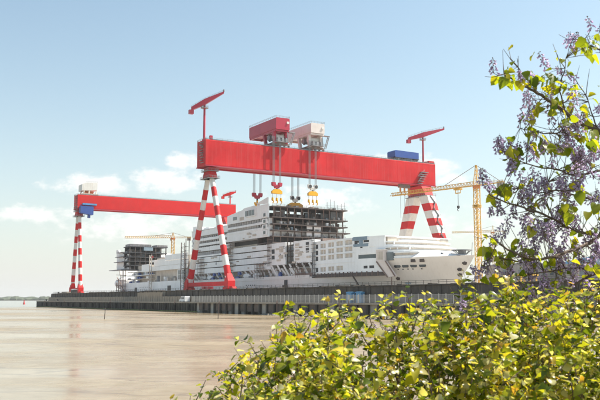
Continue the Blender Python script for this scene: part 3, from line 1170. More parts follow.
hook('red hook block with plain yellow hook, leftmost under the girder', 35.6, 13.2, 88.5, 60.2, M_crim, 'red', 0)
hook('red hook block with yellow spreader and three hooks in front of the girder', 39.5, -1.4, 90.5, 64.4, M_crim, 'red', 3.0)
hook('white hook block with the widest yellow spreader beam, third from left', 59.2, 13.2, 88.5, 60.0, M_band, 'white', 4.6)
hook('white hook block with yellow spreader, rightmost under the girder', 61.6, -1.4, 90.5, 64.8, M_band, 'white', 3.0)

t = thing('maintenance_hoist', 'orange hooks on a hoist under the right end of the nearer girder', 'hoist', (126.5, 2, 64))
part('hoist_beam', MB().box(122.5, 130, 1, 3, 69.6, 71.6), M_rust2, t)
for d in (123.5, 126.5, 129.5):
    mb = MB().tube((d, 2, 67.2), (d, 2, 69.6), .55, .5, 8)
    mb.path([(d + .9 * math.sin(q * .55 - .3), 2, 66.2 + .9 * math.cos(q * .55 - .3)) for q in range(9)], .4, .2, 6)
    part('hook', mb, M_orange, t, smooth=True)
    part('rope', MB().tube((d, 2, 52), (d, 2, 65.6), .07, .07, 5), M_rope, t)

# ------------------------------------------------------------------ the main ship (bow to the right)
CL = 59.0


def stem(z):
    return -127.5 + max(0, (21.8 - z)) * 0.94 - max(0, z - 21.8) * .3


def hb(a, z):
    """half breadth of the hull"""
    f = min(1, max(0, (z - 4) / 18))
    L, n = 92 - 24 * f, 1.7 + .55 * f
    s = max(0, a - stem(z)) / L
    return 23.0 * (1 - (1 - min(1, s)) ** n)


def hbu(a):
    return hb(a, 22)


def wp_ship(p):
    d, a, z = p
    if a > -44:
        return p
    return (CL + (d - CL) * hbu(a) / 23.0, a, z)


def ztop(a):
    if a > -40: return 15.5
    if a > -93: return 15.5 + (-40 - a) / 53 * 3.3
    if a > -96: return 18.8 + (-93 - a) / 3 * 3.2
    return 22.0 + (-96 - a) / 31 * .5


ship = thing('cruise_ship', 'long white cruise ship under construction with its bow to the right', 'ship', (CL, 0, .6))
us = [0, .004, .012, .024, .04, .06, .085, .11, .132, .137, .142, .148, .155, .18, .22, .26, .30, .34, .375, .45, .6, .8, 1]
NZ = 8
rings = []
for u in us:
    near, farr = [], []
    an = -127.5 + (105 + 127.5) * u
    zt_ = ztop(an)
    for j in range(NZ + 1):
        z = .7 + (zt_ - .7) * j / NZ
        a = stem(z) + (105 - stem(z)) * u
        h_ = hb(a, z) if u > 0 else .05
        near.append((CL - h_, a, z))
        farr.append((CL + h_, a, z))
    rings.append(near + farr[::-1])
hull = part('hull', MB().loft(rings), M_hull, ship, smooth=True)
part('rubbing_strake', MB().box(35.8, 36.0, -40, 104.9, 14.9, 15.5), M_hull, hull)
part('bulwark', MB().box(35.9, 36.2, -40, 104.9, 15.52, 16.6), M_hull, ship)
# hull plate joints
seam = MB().box(-.03, .03, -.05, .05, 8.6, 15.0).mesh('plate_joint', M_beige)
for a in (-30, -18, -2, 14, 30, 46, 62, 78, 94):
    piece('plate_joint', seam, hull, (35.99, a, 0))
# shell door and draft opening
part('shell_door', MB().box(35.7, 36.2, -19, -16.2, 9.0, 14.6), M_dark, ship)
mb = MB()
for a in (-18, -16, -14.4):
    mb.box(34.6, 35.6, a - 2, a - 1.8, 8.7, 12)
mb.box(34.4, 35.6, -20.4, -15, 10.2, 10.5)
part('door_scaffold', mb, M_rust2, ship)
pm = MB().box(-.12, .12, -.28, .28, -.28, .28).mesh('porthole', M_dark)
for a in (54, 51.5, 49, 46.5, 26, 23.5, 21, 18.5, 16):
    piece('porthole', pm, hull, (36.0, a, 12.6))


def on_hull(a, z):
    h0, h1 = hb(a - .5, z), hb(a + .5, z)
    return (CL - hb(a, z), a, z), math.atan2(h1 - h0, 1.0)


def hull_piece(name, me, a, z, roll=0):
    p, t = on_hull(a, z)
    return piece(name, me, hull, p, (roll, 0, t))


wm_ = MB()
wm_.prism([(-1.5, -.3), (-1.1, -.75), (1.1, -.75), (1.5, -.3), (1.5, .3), (1.1, .75), (-1.1, .75), (-1.5, .3)], 0, -.18, .3)
win_hull = wm_.mesh('mooring_opening', M_glass)
for a in (-97.2, -100.7, -104.2, -107.8):
    hull_piece('mooring_opening', win_hull, a, 18.9)
wm_ = MB().box(-.2, .3, -1.0, 1.0, -.8, .8).mesh('mooring_door', M_rust)
for a in (-105.2, -108.8):
    hull_piece('mooring_door', wm_, a, 21.0)
pm2 = MB().box(-.2, .2, -.3, .3, -.2, .2).mesh('porthole', M_dark)
for a in (-96.8, -98.9, -101.1, -103.1, -106.7):
    hull_piece('porthole', pm2, a, 17.5)
an_ = MB()
an_.prism([(-.9, -.6), (-.6, -.8), (.6, -.8), (.9, -.6), (.9, .6), (.6, .8), (-.6, .8), (-.9, .6)], 0, -.12, .3)
an_.prism([(-.25, -1.0), (.25, -1.0), (.35, .4), (-.35, .4)], 0, -.4, -.1)
an_ = an_.mesh('anchor_recess', M_rust)
for a, z in ((-123.4, 19.6), (-120.6, 17.2), (-119.8, 15.1)):
    hull_piece('anchor_recess', an_, a, z, .3)
hull_piece('draft_plate', MB().box(-.15, .2, -1.2, 1.2, -.5, .5).mesh('draft_plate', M_slate), -97.8, 11.9)
hull_piece('anchor_recess', an_, -94.6, 14.0, .4)

# deck houses over the promenade
def P(name, x0, x1, y0, y1, z0, z1, M, parent=None, seg=0, w=False):
    return part(name, MB().box(x0, x1, y0, y1, z0, z1, seg), M, parent or ship, wp_ship if w else None)


P('promenade_wall', 42, 76, -43, 105, 15.5, 20.48, M_beige)
P('promenade_ceiling', 37.2, 80.8, -2, 104.8, 20.5, 20.9, M_ship)
# davits, machinery and blue tarpaulins in the promenade
dvs = []
for lean, top, wd in ((-1.2, 2.2, .55), (1.6, -1.6, .5), (-2.6, 1.2, .65), (.3, 2.6, .4)):
    dvs.append(MB().beam((0, 0, 5.0), (3.0, lean, 0.05), wd, wd * 1.3).beam((0, .1, 5.0), (3.2, top, 5.0), .4).beam((.6, -.4, 4), (.9, top * .9, 1.4), .28).mesh('davit', M_ship))
k = 101
while k > -40:
    piece('davit', rnd.choice(dvs), ship, (37.4, k, 15.5))
    k -= rnd.choice((3.4, 4.6, 6.2, 8.0))
boat = MB()
boat.loft([[(-1.0 * f, y, .2), (-1.3 * f, y, 1.4), (-.7 * f, y, 2.4), (.7 * f, y, 2.4), (1.3 * f, y, 1.4), (1.0 * f, y, .2)] for y, f in ((-4.2, .25), (-3, .8), (0, 1), (3, .8), (4.2, .25))])
boat = boat.mesh('lifeboat', M_ship, smooth=True)
for a in (90, 79, 30, 18):
    piece('lifeboat', boat, ship, (38.6, a, 16.6))
for i in range(70):
    a = rnd.uniform(-38, 103)
    s = rnd.uniform(.5, 1.7)
    mb = MB().box(37.6, 37.6 + rnd.uniform(.8, 2), a, a + s * rnd.uniform(.8, 2.2), 15.52, 15.6 + s * rnd.uniform(.7, 1.6))
    part('deck_equipment', mb, rnd.choice([M_grey, M_ship, M_rust2, M_slate, M_ship, M_beige]), ship)
for a, z, w_, h_ in ((70, 19.6, 2.6, 1.6), (63, 19.8, 2, 1.6), (72, 17.2, 3.4, 1.7), (61, 17, 2.4, 1.7), (36.5, 19.4, 3.0, 1.7), (38.5, 16.6, 4.8, 2.4), (-10, 17.0, 2.4, 3.2)):
    mb = MB()
    mb.prism([(a - w_ / 2, z - h_ / 2), (a + w_ * .4, z - h_ / 2 - .2), (a + w_ / 2, z + h_ * .3), (a, z + h_ * .55), (a - w_ * .4, z + h_ * .35)], 0, 36.5, 37.6)
    part('blue_tarpaulin', mb, M_blue, ship)


def balcony_tier(a0, a1, z, dn, hgt, pitch=8.8, Mp=None, thick=.35):
    """a deck edge: slab, white parapet lengths, cabin partitions"""
    P('deck_slab', dn + .4, dn + 3.2, a0, a1, z - .3, z, M_ship)
    n = max(1, round((a1 - a0) / pitch))
    for i in range(n):
        s0, s1 = a0 + (a1 - a0) * i / n, a0 + (a1 - a0) * (i + 1) / n
        j = rnd.uniform(-.06, .06)
        P('parapet', dn + j, dn + thick + j, s0 + .06, s1 - .06, z - .3, z + hgt + rnd.uniform(-.1, .1), Mp or M_ship)
    mb = MB()
    m_ = max(2, round((a1 - a0) / 3.0))
    for i in range(m_ + 1):
        y = a0 + (a1 - a0) * i / m_
        mb.box(dn + .5, dn + 3.0, y - .07, y + .07, z, z + 2.7)
    part('cabin_partition', mb, M_ship, ship)


# lower accommodation block
P('cabin_wall', 39.8, 78.2, 14, 104.6, 20.9, 35, M_beige)
P('cabin_wall', 40.2, 77.8, 0.2, 14, 20.9, 34, M_beige)
for z in (20.9, 24.3, 27.7, 31.1):
    if z == 31.1:
        balcony_tier(0, 48, z, 36.9, 2.5, 17)
        balcony_tier(56, 105, z, 36.9, .7)
    else:
        balcony_tier(0, 105, z, 36.9, 2.6, 21)
P('cabin_front', 38.9, 39.5, 58, 103, 31.6, 34.0, M_dark)
# after upper block, with two long dark galleries
P('cabin_wall', 40.2, 77.8, 50, 104, 35, 47.2, M_ship)
P('dark_gallery', 38.6, 40.1, 53, 103, 35.6, 43.4, M_dark)
for z, h_ in ((34.6, 2.2), (38.0, 1.2), (41.0, 1.3), (44.2, 3.0)):
    balcony_tier(50, 105, z, 37.2, h_)
P('roof_slab', 37.0, 81, 50, 105.5, 47.3, 47.7, M_ship)
for a, z in ((98, 49.2), (88, 48.9), (70, 49.3)):
    P('roof_house', 39, 60, a - 5, a + 3, 47.72, z, M_ship)
P('stair_tower', 38, 44, 100, 105.2, 47.72, 50.5, M_ship)
# shade below the overhang, put in as near-black boxes, then the block itself
P('gap_shade', 40.5, 77.5, 14, 50, 35.02, 37.4, M_dark)
P('gap_shade', 39.6, 77, .6, 13.9, 34.9, 37.4, M_dark)
P('apron', 35.2, 82.8, .1, 49.2, 37.4, 41.4, M_ship)
P('cabin_wall', 38.6, 79.4, 14, 49, 41.4, 47.4, M_beige)
balcony_tier(.2, 49, 41.7, 35.0, .9, 12)
balcony_tier(.2, 49, 44.6, 35.0, .9, 12)
part('upper_wall', MB().prism([(.1, 47.4), (49.2, 47.4), (49.2, 52.2), (46, 52.6), (30, 54.0), (28, 54.8), (12, 55.3), (10, 54.6), (.1, 54.6)], 0, 35.1, 35.9), M_ship, ship)
part('upper_wall', MB().prism([(.1, 47.4), (49.2, 47.4), (49.2, 52.2), (.1, 54.4)], 0, 82, 82.8), M_ship, ship)
part('upper_end_wall', MB().box(36, 82, 48.6, 49.2, 47.4, 52), M_ship, ship)
P('upper_roof', 36, 82, 14, 48.5, 51.2, 51.6, M_grey)
part('wind_screen', MB().prism([(.3, 54.7), (13, 55.35), (13, 56.0), (.3, 58.2)], 0, 35.2, 35.6), M_ship, ship)
wb = P('window_box', 34.5, 35.3, 13.4, 25, 49.4, 53.4, M_ship)
for a in (14.4, 18.2, 22):
    part('window', MB().box(34.3, 34.6, a, a + 2.9, 50.0, 52.9), M_glass2, wb)
P('window', 34.9, 35.2, 36.8, 41.2, 49.2, 51.0, M_glass2)
P('screen_panel', 34.95, 35.15, 28, 33, 48.4, 50.2, M_beige)
cwm = MB().box(-.15, .15, -1.0, 1.0, -.8, .8).mesh('corner_window', M_glass)
for z in (39.6, 42.6, 45.6, 49):
    P('corner_panel', 34.75, 34.98, .2, 6, z - 1.3, z + 1.3, M_ship)
    piece('corner_window', cwm, ship, (34.7, 3.2, z))
# the cut end: open steel decks
for i, z in enumerate((34.6, 37.8, 41.0, 44.2, 47.8, 53.4)):
    j = rnd.uniform(-.6, .6)
    P('deck_slab', 36.2 + j * .2, 83.2 + j + (1.5 if i < 3 else 0), -3.0 + j, 13.9, z - .55, z, M_rust)
    mb = MB()
    railing(mb, [(36.4, -2.2 + j, z), (82, -2.2 + j, z)], 1.1, 2.2)
    part('deck_railing', mb, M_rust, ship)
    if i < 5:
        zt2 = (34.6, 37.8, 41.0, 44.2, 47.8, 53.4)[i + 1] - .56
        pil_me = MB().box(-.22, .22, -.25, .25, z, zt2).mesh('pillar', M_rust2)
        for q in range(11):
            d = 37.5 + q * 4.35 + rnd.uniform(-.5, .5)
            piece('pillar', pil_me, ship, (d, -1.35, 0))
            piece('pillar', pil_me, ship, (d + .5, 5.2, 0))
        for q in range(9):
            d = rnd.uniform(37, 76)
            a = rnd.uniform(0, 10)
            w_ = rnd.uniform(1.5, 6)
            P('partition', d, d + w_, a, a + .3, z, z + (zt2 - z) * rnd.uniform(.6, 1), rnd.choice([M_rust, M_rust2, M_grey, M_grey, M_beige, M_slate, M_rust]))
        for q in range(12):
            d = rnd.uniform(37, 80)
            P('loose_gear', d, d + rnd.uniform(.4, 1.6), -2.0, -1.2 + rnd.uniform(0, 2), z, z + rnd.uniform(.4, 1.8), rnd.choice([M_rust, M_grey, M_beige, M_ship, M_slate]))
P('bulkhead', 36.4, 82, 13.2, 13.9, 34.7, 51.1, M_rust)
P('white_panel', 57.5, 61, -2.0, -1.7, 42.0, 44.0, M_ship)
P('white_panel', 62, 66.5, -2.0, -1.7, 41.2, 43.5, M_ship)
P('white_panel', 57.3, 60.6, -2.0, -1.7, 38.4, 40.4, M_ship)
P('white_panel', 62.2, 66.2, -2.0, -1.7, 38.2, 40.4, M_ship)
mb = MB()
for q in range(6):
    d = 71 + q * 2.3
    mb.beam((d, -1, 53.4), (d, -1, 53.4 + rnd.uniform(2.5, 6)), .18)
mb.beam((70, -1, 55.4), (83, -1, 56.0), .14)
part('scaffold_pole', mb, M_grey, ship)
for q in range(12):
    d = rnd.uniform(38, 78)
    P('roof_gear', d, d + rnd.uniform(.8, 3), 0, rnd.uniform(2, 5), 53.4, 53.4 + rnd.uniform(.4, 1.3), rnd.choice([M_rust, M_grey, M_beige]))

# half-built blocks ahead of the cut
P('steel_core', 41.2, 76.8, -43, .2, 20.5, 30.5, M_rust)
P('steel_core', 41.6, 76.4, -43, 0, 30.52, 34, M_rust2)
for (a0, a1, z0, z1) in ((-16.3, -.2, 22.4, 33.6), (-42, -24.4, 22.6, 33.4)):
    P('block_shell', 36.4, 41.1, a0, a1, z0, z1, M_ship)
    for q in range(1, 4):
        z = z0 + (z1 - z0) * q / 4
        P('deck_edge', 36.15, 36.45, a0, a1, z - .2, z + .2, M_ship)
om = MB().box(-.1, .3, -1.3, 1.3, -1.1, 1.1).mesh('opening', M_dark)
om2 = MB().box(-.1, .3, -1.9, 1.9, -1.0, 1.0).mesh('opening', M_beige)
for a, z, mm2 in ((-3.6, 29.4, om), (-3.6, 26.2, om), (-12, 29.6, om2), (-12, 26.3, om2), (-28, 31.2, om2), (-28, 28.2, om2), (-28, 25, om2), (-37.5, 31.2, om), (-37.5, 28.4, om)):
    piece('opening', mm2, ship, (36.3, a, z))
mb = MB()
for z in (20.6, 23.4, 26.2, 29, 31.8):
    mb.box(37, 40, -24.3, -16.4, z, z + .25)
for a in (-23.5, -20.3, -17):
    mb.box(37, 37.4, a, a + .4, 20.5, 33.5)
part('slot_scaffold', mb, M_rust, ship)
for k in range(7):
    a = -1 - k * 6.2
    part('hanger_bracket', MB().beam((36.8, a, 22.4), (39.5, a - 2.6, 15.6), .7, .9), M_ship, ship)
P('brown_ledge', 36.3, 42, -43.5, -26, 15.6, 17.4, M_rust2)


# ---- forward block with window openings
def facade(name, a0, a1, z0, z1, dn, holes, M, th=.7, parent=None):
    asv = sorted({a0, a1, *[h[0] for h in holes], *[h[1] for h in holes]})
    zsv = sorted({z0, z1, *[h[2] for h in holes], *[h[3] for h in holes]})
    mb = MB()
    for p, q in zip(asv[:-1], asv[1:]):
        for r_, s in zip(zsv[:-1], zsv[1:]):
            cx, cz = (p + q) / 2, (r_ + s) / 2
            if any(h[0] < cx < h[1] and h[2] < cz < h[3] for h in holes):
                continue
            mb.box(dn, dn + th, p, q, r_, s, 4)
    return part(name, mb, M, parent or ship, wp_ship)


holes = []
panes = []
for ci, (ac, w_) in enumerate(((-46.6, 2.4), (-52, 4.6), (-58.8, 5.0), (-65.6, 5.0), (-72.2, 5.2))):
    for ri, zc in enumerate((29.5, 26.6, 23.8, 18.6)):
        if ci == 4 and ri == 3:
            continue
        zc2 = zc + (0.25 if ri < 3 else 0.2) * ci * .5
        hh = 1.0
        holes.append((ac - w_ / 2, ac + w_ / 2, zc2 - hh, zc2 + hh))
        panes.append((ac - w_ / 2, ac + w_ / 2, zc2 - hh, zc2 + hh, M_dark if ci == 0 else M_beige))
for h5 in ((-88.8, -78.4, 22.5, 24.6, M_panel), (-79.2, -76.0, 28.9, 30.4, M_dark), (-85.0, -81.6, 28.9, 30.4, M_dark), (-81.2, -79.6, 26.6, 27.6, M_dark), (-88.0, -85.2, 26.6, 27.6, M_beige), (-84.0, -81.6, 18.2, 19.4, M_dark), (-87.6, -84.8, 18.2, 19.4, M_dark)):
    holes.append(h5[:4])
    panes.append(h5)
facade('forward_wall', -93.2, -43.2, 16.6, 31.4, 36.0, holes, M_ship)
for (p, q, r_, s, M_) in panes:
    dp = 36.55 if M_ is M_beige else 36.3
    w_ = part('window', MB().box(dp, dp + .35, p + .01, q - .01, r_ + .01, s - .01, 4), M_, ship, wp_ship)
    if M_ is M_beige:
        part('window_divider', MB().box(36.25, 36.54, (p + q) / 2 - .12, (p + q) / 2 + .12, r_ + .02, s - .02), M_ship, w_, wp_ship)
for z in (17.1, 21.2, 25.15, 28.05):
    part('deck_line', MB().box(35.8, 36.0, -76, -43.3, z, z + .16, 4), M_ship, ship, wp_ship)
part('forward_core', MB().box(38, 80, -93.2, -43.2, 15.8, 31.3, 4), M_beige, ship, wp_ship)
part('forward_roof', MB().box(35.9, 82.1, -93.4, -43.1, 31.42, 31.9, 4), M_ship, ship, wp_ship)
part('slate_panel', MB().box(35.85, 36.0, -84, -75, 30.42, 31.9, 4), M_slate, ship, wp_ship)
part('slate_panel', MB().box(35.85, 36.0, -84.5, -75.6, 27.7, 28.88, 4), M_slate, ship, wp_ship)
part('slate_panel', MB().box(35.85, 36.0, -81.5, -79.3, 28.9, 30.4, 4), M_slate, ship, wp_ship)
part('slate_panel', MB().box(36.2, 81, -84, -75, 31.92, 32.1, 4), M_slate, ship, wp_ship)
part('dark_ledge', MB().box(35.6, 38, -93, -43.2, 15.0, 16.58, 4), M_rust, ship, wp_ship)
for a in range(-90, -44, 3):
    part('ledge_stanchion', MB().box(35.4, 35.9, a, a + .2, 15.0, 17.0), M_rust2, ship, wp_ship)
mb = MB()
for q in range(4):
    mb.beam((35.2, -43.8 + (q % 2) * -1.6, 15), (35.2, -43.8 + (q % 2) * -1.6, 34), .25)
for q in range(10):
    mb.box(34.8, 36, -46, -43, 15.5 + q * 1.9, 15.65 + q * 1.9)
mb.beam((35.2, -43.8, 15), (35.2, -45.4, 34), .12)
part('scaffold_tower', mb, M_grey, ship)
part('hull_joint', MB().beam((36.7, -73, 17.2), (38.6, -79, 9.0), .5), M_rust, ship)


# ---- stepped forecastle decks and bridge
def tier(a_front, z0, z1, inset, M, name, parent=None, a_aft=-78):
    pts_n = []
    n = 16
    for i in range(n + 1):
        a = a_aft + (a_front - a_aft) * i / n
        s = (a - a_front)
        w_ = min(hbu(a) - inset, 23 * math.sqrt(max(0, 1 - max(0, 1 - s / 16) ** 2)) + .01)
        pts_n.append((max(.02, w_), a))
    poly = [(CL - w_, a) for w_, a in pts_n] + [(CL + w_, a) for w_, a in pts_n[::-1]]
    return part(name, MB().prism(poly, 2, z0, z1), M, parent or ship)


for i, (af, z0, z1) in enumerate(((-108, 22.1, 24.7), (-104.0, 24.7, 27.1), (-99.5, 27.1, 29.5), (-95.5, 29.5, 31.6))):
    tier(af + .8, z0, z1 - .5, 1.0, M_ship, 'bridge_wall')
    tier(af, z1 - .5, z1, .15, M_ship, 'bridge_deck')
    tier(af + .3, z0 + .02, z0 + .9, .3, M_ship, 'bridge_parapet')
    tier(af + .6, z0 + 1.15, z1 - .7, .8, M_beige, 'bridge_window')
shield = []
for i in range(19):
    a = -93.3 + (-127.3 + 93.3) * i / 18
    s_ = max(0, a + 127.5)
    w0 = hbu(a) - .12
    zz = 22.35 + 3.3 * min(1, s_ / 30)
    w1 = max(.02, w0 - 3.4 * min(1, s_ / 16))
    shield.append([(CL - max(.03, w0), a, 21.9 + .5 * max(0, (-96 - a) / 31)), (CL - w1, a + .3, zz), (CL + w1, a + .3, zz), (CL + max(.03, w0), a, 21.9 + .5 * max(0, (-96 - a) / 31))])
part('bow_shield', MB().loft(shield), M_ship, ship, smooth=True)
mul = MB().box(-.14, .5, -.22, .22, 0, 1.25).mesh('mullion', M_ship)
for af, z0 in ((-104.0, 25.75), (-99.5, 28.15), (-95.5, 30.4)):
    a = -80.0
    while a > af + 1.5:
        s__ = a - af
        w_ = min(hbu(a) - .6, 23 * math.sqrt(max(0, 1 - max(0, 1 - s__ / 16) ** 2)))
        piece('mullion', mul, ship, (CL - w_, a, z0), (0, 0, math.atan2(hbu(a + .5) - hbu(a - .5), 1.0)))
        a -= 3.1
# foredeck fittings
part('foredeck', tier(-126, 22.05, 22.3, .5, M_slate, 'tmp').data and MB().box(55, 63, -123, -119, 22.3, 22.6), M_grey, ship)
for o_ in [o for o in bpy.data.objects if o.name.startswith('tmp')]:
    o_.name = 'foredeck_plate'
hp = MB().tube((CL, -120.5, 24.6), (CL, -120.5, 24.85), 4.2, 4.2, 24)
hp.tube((CL, -120.5, 22.3), (CL, -120.5, 24.6), 1.6, 1.6, 10)
for q in range(6):
    t_ = q * math.pi / 3
    hp.beam((CL + 1.5 * math.cos(t_), -120.5 + 1.5 * math.sin(t_), 22.8), (CL + 3.8 * math.cos(t_), -120.5 + 3.8 * math.sin(t_), 24.6), .25)
part('helipad', hp, M_grey, ship)
for q in range(3):
    part('winch', MB().tube((CL - 6 + q * 5, -115, 23.1), (CL - 4 + q * 5, -115, 23.1), .8, .8, 10), M_dark, ship)
part('jack_staff', MB().tube((CL, -126, 22.4), (CL, -126.6, 27.5), .15, .1, 6), M_grey, ship)
# slanting access chute and its tower beside the hull
def out_(a, o, z=22):
    return CL - hbu(a) - o


mb = MB()
mb.prism([(out_(-90, 1.3), -90.0), (out_(-94.2, 1.3), -94.2), (out_(-94.2, -2), -94.2), (out_(-90, -2), -90.0)], 2, 20.8, 25.8)
ch = part('chute_tower', mb, M_cream, ship)
part('opening', MB().prism([(out_(-90.8, 1.4), -90.8), (out_(-93.4, 1.4), -93.4), (out_(-93.4, 1.2), -93.4), (out_(-90.8, 1.2), -90.8)], 2, 21.6, 25.0), M_beige, ch)
part('roof_plate', MB().prism([(out_(-89.8, 1.5), -89.8), (out_(-94.4, 1.5), -94.4), (out_(-94.4, -2), -94.4), (out_(-89.8, -2), -89.8)], 2, 25.81, 26.05), M_ship, ch)
part('glass_cabin', MB().prism([(out_(-94.3, .35), -94.3), (out_(-97.2, .35), -97.2), (out_(-97.2, -1), -97.2), (out_(-94.3, -1), -94.3)], 2, 21.2, 24.6), M_glass2, ship)
A0, A1 = (out_(-90.2, 1.2), -90.2, 20.9), (out_(-94.7, 1.2), -94.7, 20.9)
B0, B1 = (out_(-95.4, .9), -95.4, 14.2), (out_(-98.8, .9), -98.8, 14.6)


def inw(p, o):
    return (p[0] + o, p[1], p[2])


part('chute', MB().loft([[A0, A1, inw(A1, .9), inw(A0, .9)], [B0, B1, inw(B1, .9), inw(B0, .9)]]), M_cream, ship)
part('chute_rail', MB().beam(inw(A0, -.2), inw(B0, -.2), .35, .5), M_rust2, ship)
part('chute_rail', MB().beam(inw(A1, -.2), inw(B1, -.2), .35, .5), M_rust2, ship)
part('chute_leg', MB().beam((out_(-97, .8), -97, 8.7), (out_(-97, .8), -97, 14.2), .35), M_rust2, ship)
# small fittings, vents, hatches and staging that break up the plating
fit = [MB().box(-.25, .1, -w / 2, w / 2, -h / 2, h / 2).mesh('fitting', m_) for w, h, m_ in ((.7, .7, M_dark), (1.6, .5, M_beige), (.5, 1.4, M_grey), (2.6, .35, M_rust2), (1.0, 1.0, M_slate), (3.6, .9, M_beige), (.35, 2.4, M_rust2), (1.3, 1.7, M_dark))]
for i in range(38):
    a = rnd.uniform(-40, 104)
    if a > 0:
        z = rnd.choice((rnd.uniform(21, 35), rnd.uniform(22, 30)))
        d = 36.85
    else:
        z, d = rnd.uniform(23, 33), 36.35
    piece('fitting', rnd.choice((fit[1], fit[3], fit[5], fit[5], fit[2])), ship, (d, a, z))
for i in range(5):
    piece('fitting', rnd.choice((fit[1], fit[5])), ship, (34.98, rnd.uniform(8, 48), rnd.uniform(37.8, 41)))
for (a0, a1, z0, z1) in ((-36, -27, 15.6, 23), (6, 16, 15.6, 24), (44, 52, 15.6, 38), (84, 92, 15.6, 30), (-2, 2, 22, 37)):
    mb = MB()
    n = int((a1 - a0) / 2) + 1
    for q in range(n + 1):
        y = a0 + (a1 - a0) * q / n
        mb.beam((35.9, y, z0), (35.9, y, z1), .14)
    z = z0 + 1.9
    while z < z1:
        mb.beam((35.9, a0, z), (35.9, a1, z), .12)
        mb.box(35.9, 36.8, a0, a1, z - .15, z - .05)
        z += 2.0
    part('staging', mb, M_rust2, ship)
for k in range(26):
    a = rnd.uniform(-38, 102)
    z = rnd.uniform(16.4, 20)
    L_ = rnd.uniform(2, 9)
    part('pipe', MB().tube((38.2, a, z), (38.2, a + L_, z + rnd.uniform(-.6, .6)), rnd.uniform(.1, .3), None, 6), rnd.choice([M_grey, M_ship, M_rust2, M_slate]), ship)

# ------------------------------------------------------------------ after section (stern) still being assembled
ss_ = thing('ship_section', 'separate stern section of a ship with dark open decks at the far left', 'ship section', (CL, 190, .6))


def S(name, x0, x1, y0, y1, z0, z1, M, parent=None):
    return part(name, MB().box(x0, x1, y0, y1, z0, z1), M, parent or ss_)


# hull with rounded stern
rings = []
for u in range(15):
    a = 108 + (262 - 108) * (u / 14)
    ring_n, ring_f = [], []
    for j in range(7):
        z = .7 + (17.2 - .7) * j / 6
        end = 244 + max(0, z - 9) * 2.0
        aa = min(a, 108 + (end - 108) * u / 14)
        s = max(0, (aa - (end - 9)) / 9)
        h_ = 23 * math.sqrt(max(0.0005, 1 - s * s * .985))
        ring_n.append((CL - h_, aa, z))
        ring_f.append((CL + h_, aa, z))
    rings.append(ring_n + ring_f[::-1])
hl = part('hull', MB().loft(rings), M_ship, ss_, smooth=True)
# bulbous white stern piece and curved aft wall
rings = []
for q in range(11):
    t_ = math.pi * q / 10
    r = max(.03, math.sin(t_))
    z = 17.4 - 5.6 * math.cos(t_)
    rings.append([(45.5 - 10.2 * r * math.cos(p * math.pi / 8), 249 + 18.5 * r * math.sin(p * math.pi / 8), z) for p in range(16)])
part('stern_shell', MB().loft(rings), M_ship, ss_, smooth=True)
aw = MB()
aw.prism([(226, 27), (250, 27), (252, 30), (251, 33), (254, 43.5), (248, 43.5), (246, 41), (226, 41)], 0, 36.0, 37.2)
part('stern_wall', aw, M_ship, ss_)
part('stern_wall', MB().box(37.2, 80, 247, 248.5, 24, 42), M_ship, ss_)
for i, z in enumerate((27.2, 30.4, 33.6, 36.8, 40.0, 44.6)):
    j = rnd.uniform(-.8, .8)
    S('deck_slab', 32.6 + j, 62.5 + j, 212.4 + j * .5, 227.5, z - .6, z, M_dark)
    mb = MB()
    railing(mb, [(33, 213, z), (62, 213, z)], 1.2, 2)
    part('deck_railing', mb, M_rust, ss_)
    pil_me = MB().box(-.3, .3, -.3, .3, z, z + (2.6 if z < 39 else 4.0)).mesh('pillar', M_rust)
    for q in range(8):
        d = 33.5 + q * 4.1 + rnd.uniform(-.6, .6)
        if z < 44:
            piece('pillar', pil_me, ss_, (d, 213.3, 0))
            piece('pillar', pil_me, ss_, (d, 224.3, 0))
    if z < 44:
        for q in range(8):
            d = rnd.uniform(33, 58)
            S('partition', d, d + rnd.uniform(1.5, 5), 216 + rnd.uniform(0, 6), 222.3, z, z + rnd.uniform(1.2, 2.6), rnd.choice([M_dark, M_grey, M_rust, M_slate, M_beige, M_grey]))
        for q in range(5):
            a = rnd.uniform(214, 223)
            S('side_gear', 33.6 + j, 35, a, a + rnd.uniform(1, 4), z, z + rnd.uniform(.6, 2.2), rnd.choice([M_grey, M_ship, M_rust]))
S('bulkhead', 34, 62, 226, 227, 27.2, 44, M_dark)
S('top_house', 33.5, 50, 213, 224, 44.6, 46.2, M_grey)
S('top_house', 54.5, 63, 213, 224, 44.6, 46.0, M_grey)
S('broken_roof', 44, 51, 212, 216, 41.5, 44.0, M_slate)
S('deck_stub', 33, 36, 228, 250, 33.4, 33.8, M_grey)
S('deck_stub', 33, 36, 229, 247, 37.4, 37.8, M_grey)
S('deck_stub', 33.5, 36, 230, 246, 40.8, 41.2, M_grey)
S('deck_stub', 31.5, 36, 228, 257, 27.2, 27.7, M_grey)
